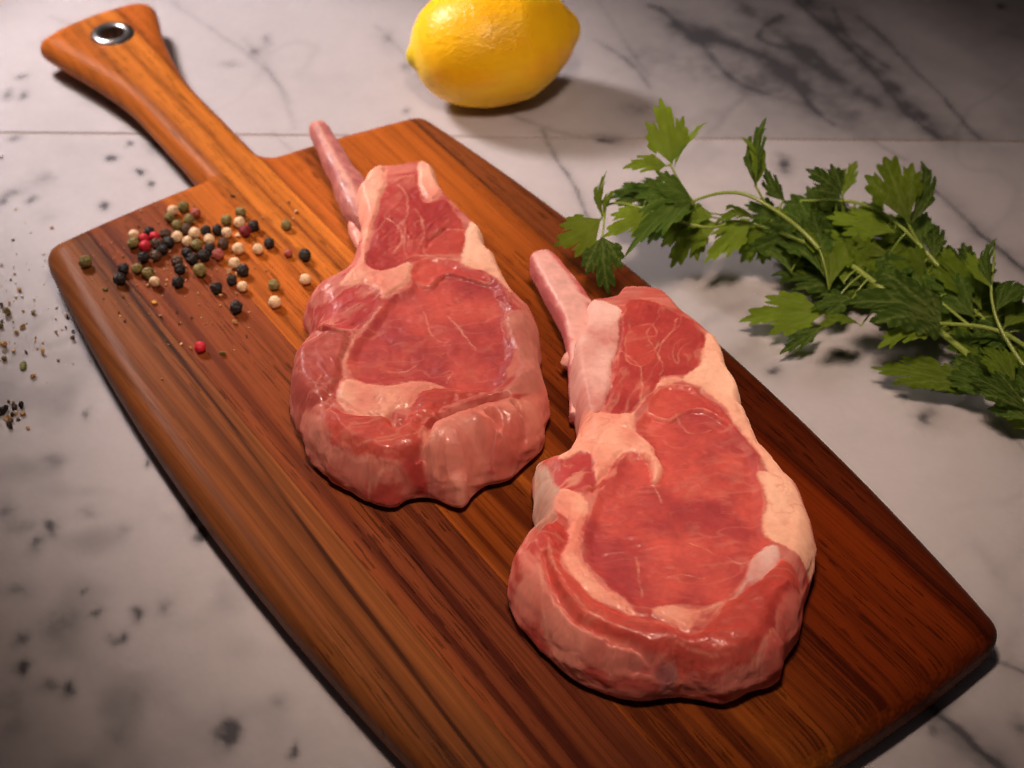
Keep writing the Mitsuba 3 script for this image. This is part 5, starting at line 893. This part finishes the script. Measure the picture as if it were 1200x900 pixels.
def lobe(x, length, wid, ang, teeth, r_):
    """A lobe on a narrow waist that widens outwards and ends in blunt, rounded teeth."""
    def tooth(a, b, an, ln, w):
        t = np.linspace(0, 1, 9)
        h = w * np.clip(1 - t, 0, 1) ** 0.55
        q = np.vstack([np.stack([t * ln, h], 1), np.stack([t[::-1] * ln, -h[::-1]], 1)])
        c, s = math.cos(an), math.sin(an)
        return Polygon(q @ np.array([[c, s], [-s, c]]) + [a, b]).buffer(0)
    w = wid * r_.uniform(0.92, 1.08)
    core = Polygon([(0, 0.02), (0.25, 0.10), (0.50, 0.72 * w), (0.68, 0.74 * w), (0.80, 0.45 * w), (0.80, -0.45 * w), (0.68, -0.74 * w), (0.50, -0.72 * w), (0.25, -0.10), (0, -0.02)])
    out = [core, tooth(0.68, 0, 0, 0.32, 0.115)]
    for sg in (1, -1):
        for k in range(teeth):
            f = (k + 0.5) / teeth
            a = 0.42 + 0.34 * f + r_.uniform(-0.02, 0.02)
            out.append(tooth(a, sg * w * (0.62 - 0.32 * f), sg * (0.72 - 0.30 * f), (0.25 - 0.05 * f) * r_.uniform(0.85, 1.15), 0.112))
    sh = shapely.union_all(out)
    sh = sh.buffer(0.02).buffer(-0.03).buffer(0.016)
    c, s = math.cos(ang), math.sin(ang)
    return shapely.affinity.affine_transform(sh, [length * c, -length * s, length * s, length * c, x, 0])


def leaf_shape(kind, r_):
    g = lambda a: a * r_.uniform(0.92, 1.08)
    if kind == 1:
        ls = [(0.0, 1.0, 0.24, 0.0, 2), (0.04, g(0.62), 0.22, g(0.45), 1), (0.04, g(0.56), 0.22, -g(0.45), 1)]
    elif kind == 2:
        ls = [(0.08, 0.92, 0.26, 0.0, 3), (0.05, g(0.84), 0.25, g(0.60), 2), (0.05, g(0.82), 0.25, -g(0.60), 2), (0.02, g(0.52), 0.30, g(1.15), 1), (0.02, g(0.50), 0.30, -g(1.15), 1)]
    else:
        ls = [(0.08, 0.92, 0.25, 0.0, 2), (0.05, g(0.82), 0.25, g(0.62), 2), (0.05, g(0.78), 0.25, -g(0.62), 2)]
    sh = shapely.union_all([lobe(x, a, b, c, d, r_) for x, a, b, c, d in ls] + [Polygon([(0, -0.02), (0, 0.02), (0.32, 0.13), (0.40, 0), (0.32, -0.13)])])
    for _, _, _, an, _ in ls[1:3]:            # the cleft between the middle lobe and each side lobe
        m_ = an * 0.53
        sh = sh.difference(Polygon([(r * math.cos(m_ + d), r * math.sin(m_ + d)) for r, d in ((0.50, 0), (0.75, 0.035), (1.1, 0.06), (1.1, -0.06), (0.75, -0.035))]))
    sh = sh.buffer(0.010).buffer(-0.014).buffer(0.006)
    sh = max(getattr(sh, 'geoms', [sh]), key=lambda q: q.area)
    return sh, [l[1:] for l in ls]


def make_leaf(i, s, base, tip, width, tilt, kind):
    r_ = np.random.default_rng(3000 + i)
    sh, ls = leaf_shape(kind, r_)
    sh = Polygon(sh.exterior)
    bnd = ring_points(sh, 0.020)
    gx, gy = np.meshgrid(np.arange(0, 1.02, 0.035), np.arange(-0.9, 0.9, 0.035))
    g_ = np.stack([gx.ravel(), gy.ravel()], 1)
    g_ = g_[shapely.contains_xy(sh.buffer(-0.014), g_[:, 0], g_[:, 1])]
    p = np.vstack([bnd, g_])
    f = tri_in(p, sh)
    y0, y1 = p[:, 1].min(), p[:, 1].max()
    base, tip = np.array(base) / 1000, np.array(tip) / 1000
    ax = tip - base
    LN = np.linalg.norm(ax)
    ax = ax / LN
    n0 = np.array([-0.1, -0.40, 0.90])
    n0 = n0 - (n0 @ ax) * ax
    n0 /= np.linalg.norm(n0)
    sd = np.cross(n0, ax)
    tl = math.radians(tilt + r_.uniform(-14, 14))
    n1, s1 = n0 * math.cos(tl) + sd * math.sin(tl), sd * math.cos(tl) - n0 * math.sin(tl)
    W_ = width / 1000 / (y1 - y0) / max(math.cos(min(abs(tl), 1.0)), 0.5)
    W_ = min(1.12 * W_, 1.3 * LN)
    t, q = p[:, 0], p[:, 1]
    rr = np.hypot(t, q)
    h = LN * (0.13 + r_.uniform(-0.08, 0.12)) * 4 * t * (1 - t)
    h = h + np.abs(q) * W_ * r_.uniform(0.12, 0.34) - LN * r_.uniform(0.0, 0.12) * np.abs(q) ** 2 * 2
    h = h + LN * 0.085 * n2(p, 0.30, 70 + i, 2) * sst(0.05, 0.6, rr)
    # veins: one along each lobe, ribs off it
    vein = np.zeros(len(p))
    for le, wi, an, te in ls:
        c, s_ = math.cos(an), math.sin(an)
        a, b = t * c + q * s_, -t * s_ + q * c
        on = (a > 0) & (a < le)
        vein = np.maximum(vein, on * np.exp(-(b / 0.014) ** 2))
        ph = (a - np.abs(b) * 1.1) / le * (te + 3.0)
        vein = np.maximum(vein, 0.5 * on * np.exp(-((ph - np.round(ph)) / 0.10) ** 2) * (np.abs(b) < 0.35 * le))
    h = h - LN * 0.010 * vein
    v = base + t[:, None] * LN * ax + (q * W_)[:, None] * s1 + h[:, None] * n1
    v[:, 2] = np.maximum(v[:, 2], 0.0008)
    tone = r_.uniform(0.6, 1.2) if i > 6 else r_.uniform(1.15, 1.4)         # the first leaves are lighter: bright highlights put into their colour
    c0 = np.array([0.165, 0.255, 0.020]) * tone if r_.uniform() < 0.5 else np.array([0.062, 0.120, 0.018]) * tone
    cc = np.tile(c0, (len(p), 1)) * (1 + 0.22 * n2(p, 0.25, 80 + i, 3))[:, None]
    cc = lerp(cc, [0.24, 0.31, 0.08], 0.7 * vein[:, None])
    dd = np.linalg.norm(STEM_PTS - base, axis=1)
    near = STEM_PTS[dd.argmin()]
    if 0.0015 < dd.min() < 0.03:
        tq = np.linspace(0, 1, 12)[:, None]
        path = near + (base + ax * LN * 0.03 - near) * tq + np.array([0, 0, 0.12 * dd.min()]) * (4 * tq * (1 - tq))
        vs_, fs_ = tube(path, np.linspace(0.0005, 0.00035, 12), 8)
        if trimesh.Trimesh(vs_, fs_, process=False).volume < 0:
            fs_ = fs_[:, ::-1]
        scene[part_key(SPRIG_OF[s], 'stalk')] = raw(vs_, fs_, np.tile([0.17, 0.24, 0.04], (len(vs_), 1)), 'stem_bsdf', vnormals(vs_, fs_))
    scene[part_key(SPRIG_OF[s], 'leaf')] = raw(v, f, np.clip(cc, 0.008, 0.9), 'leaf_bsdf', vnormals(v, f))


STEM_PTS = np.vstack([smooth_line(np.array(st)[:, :3] / 1000, 60) for st in STEMS])
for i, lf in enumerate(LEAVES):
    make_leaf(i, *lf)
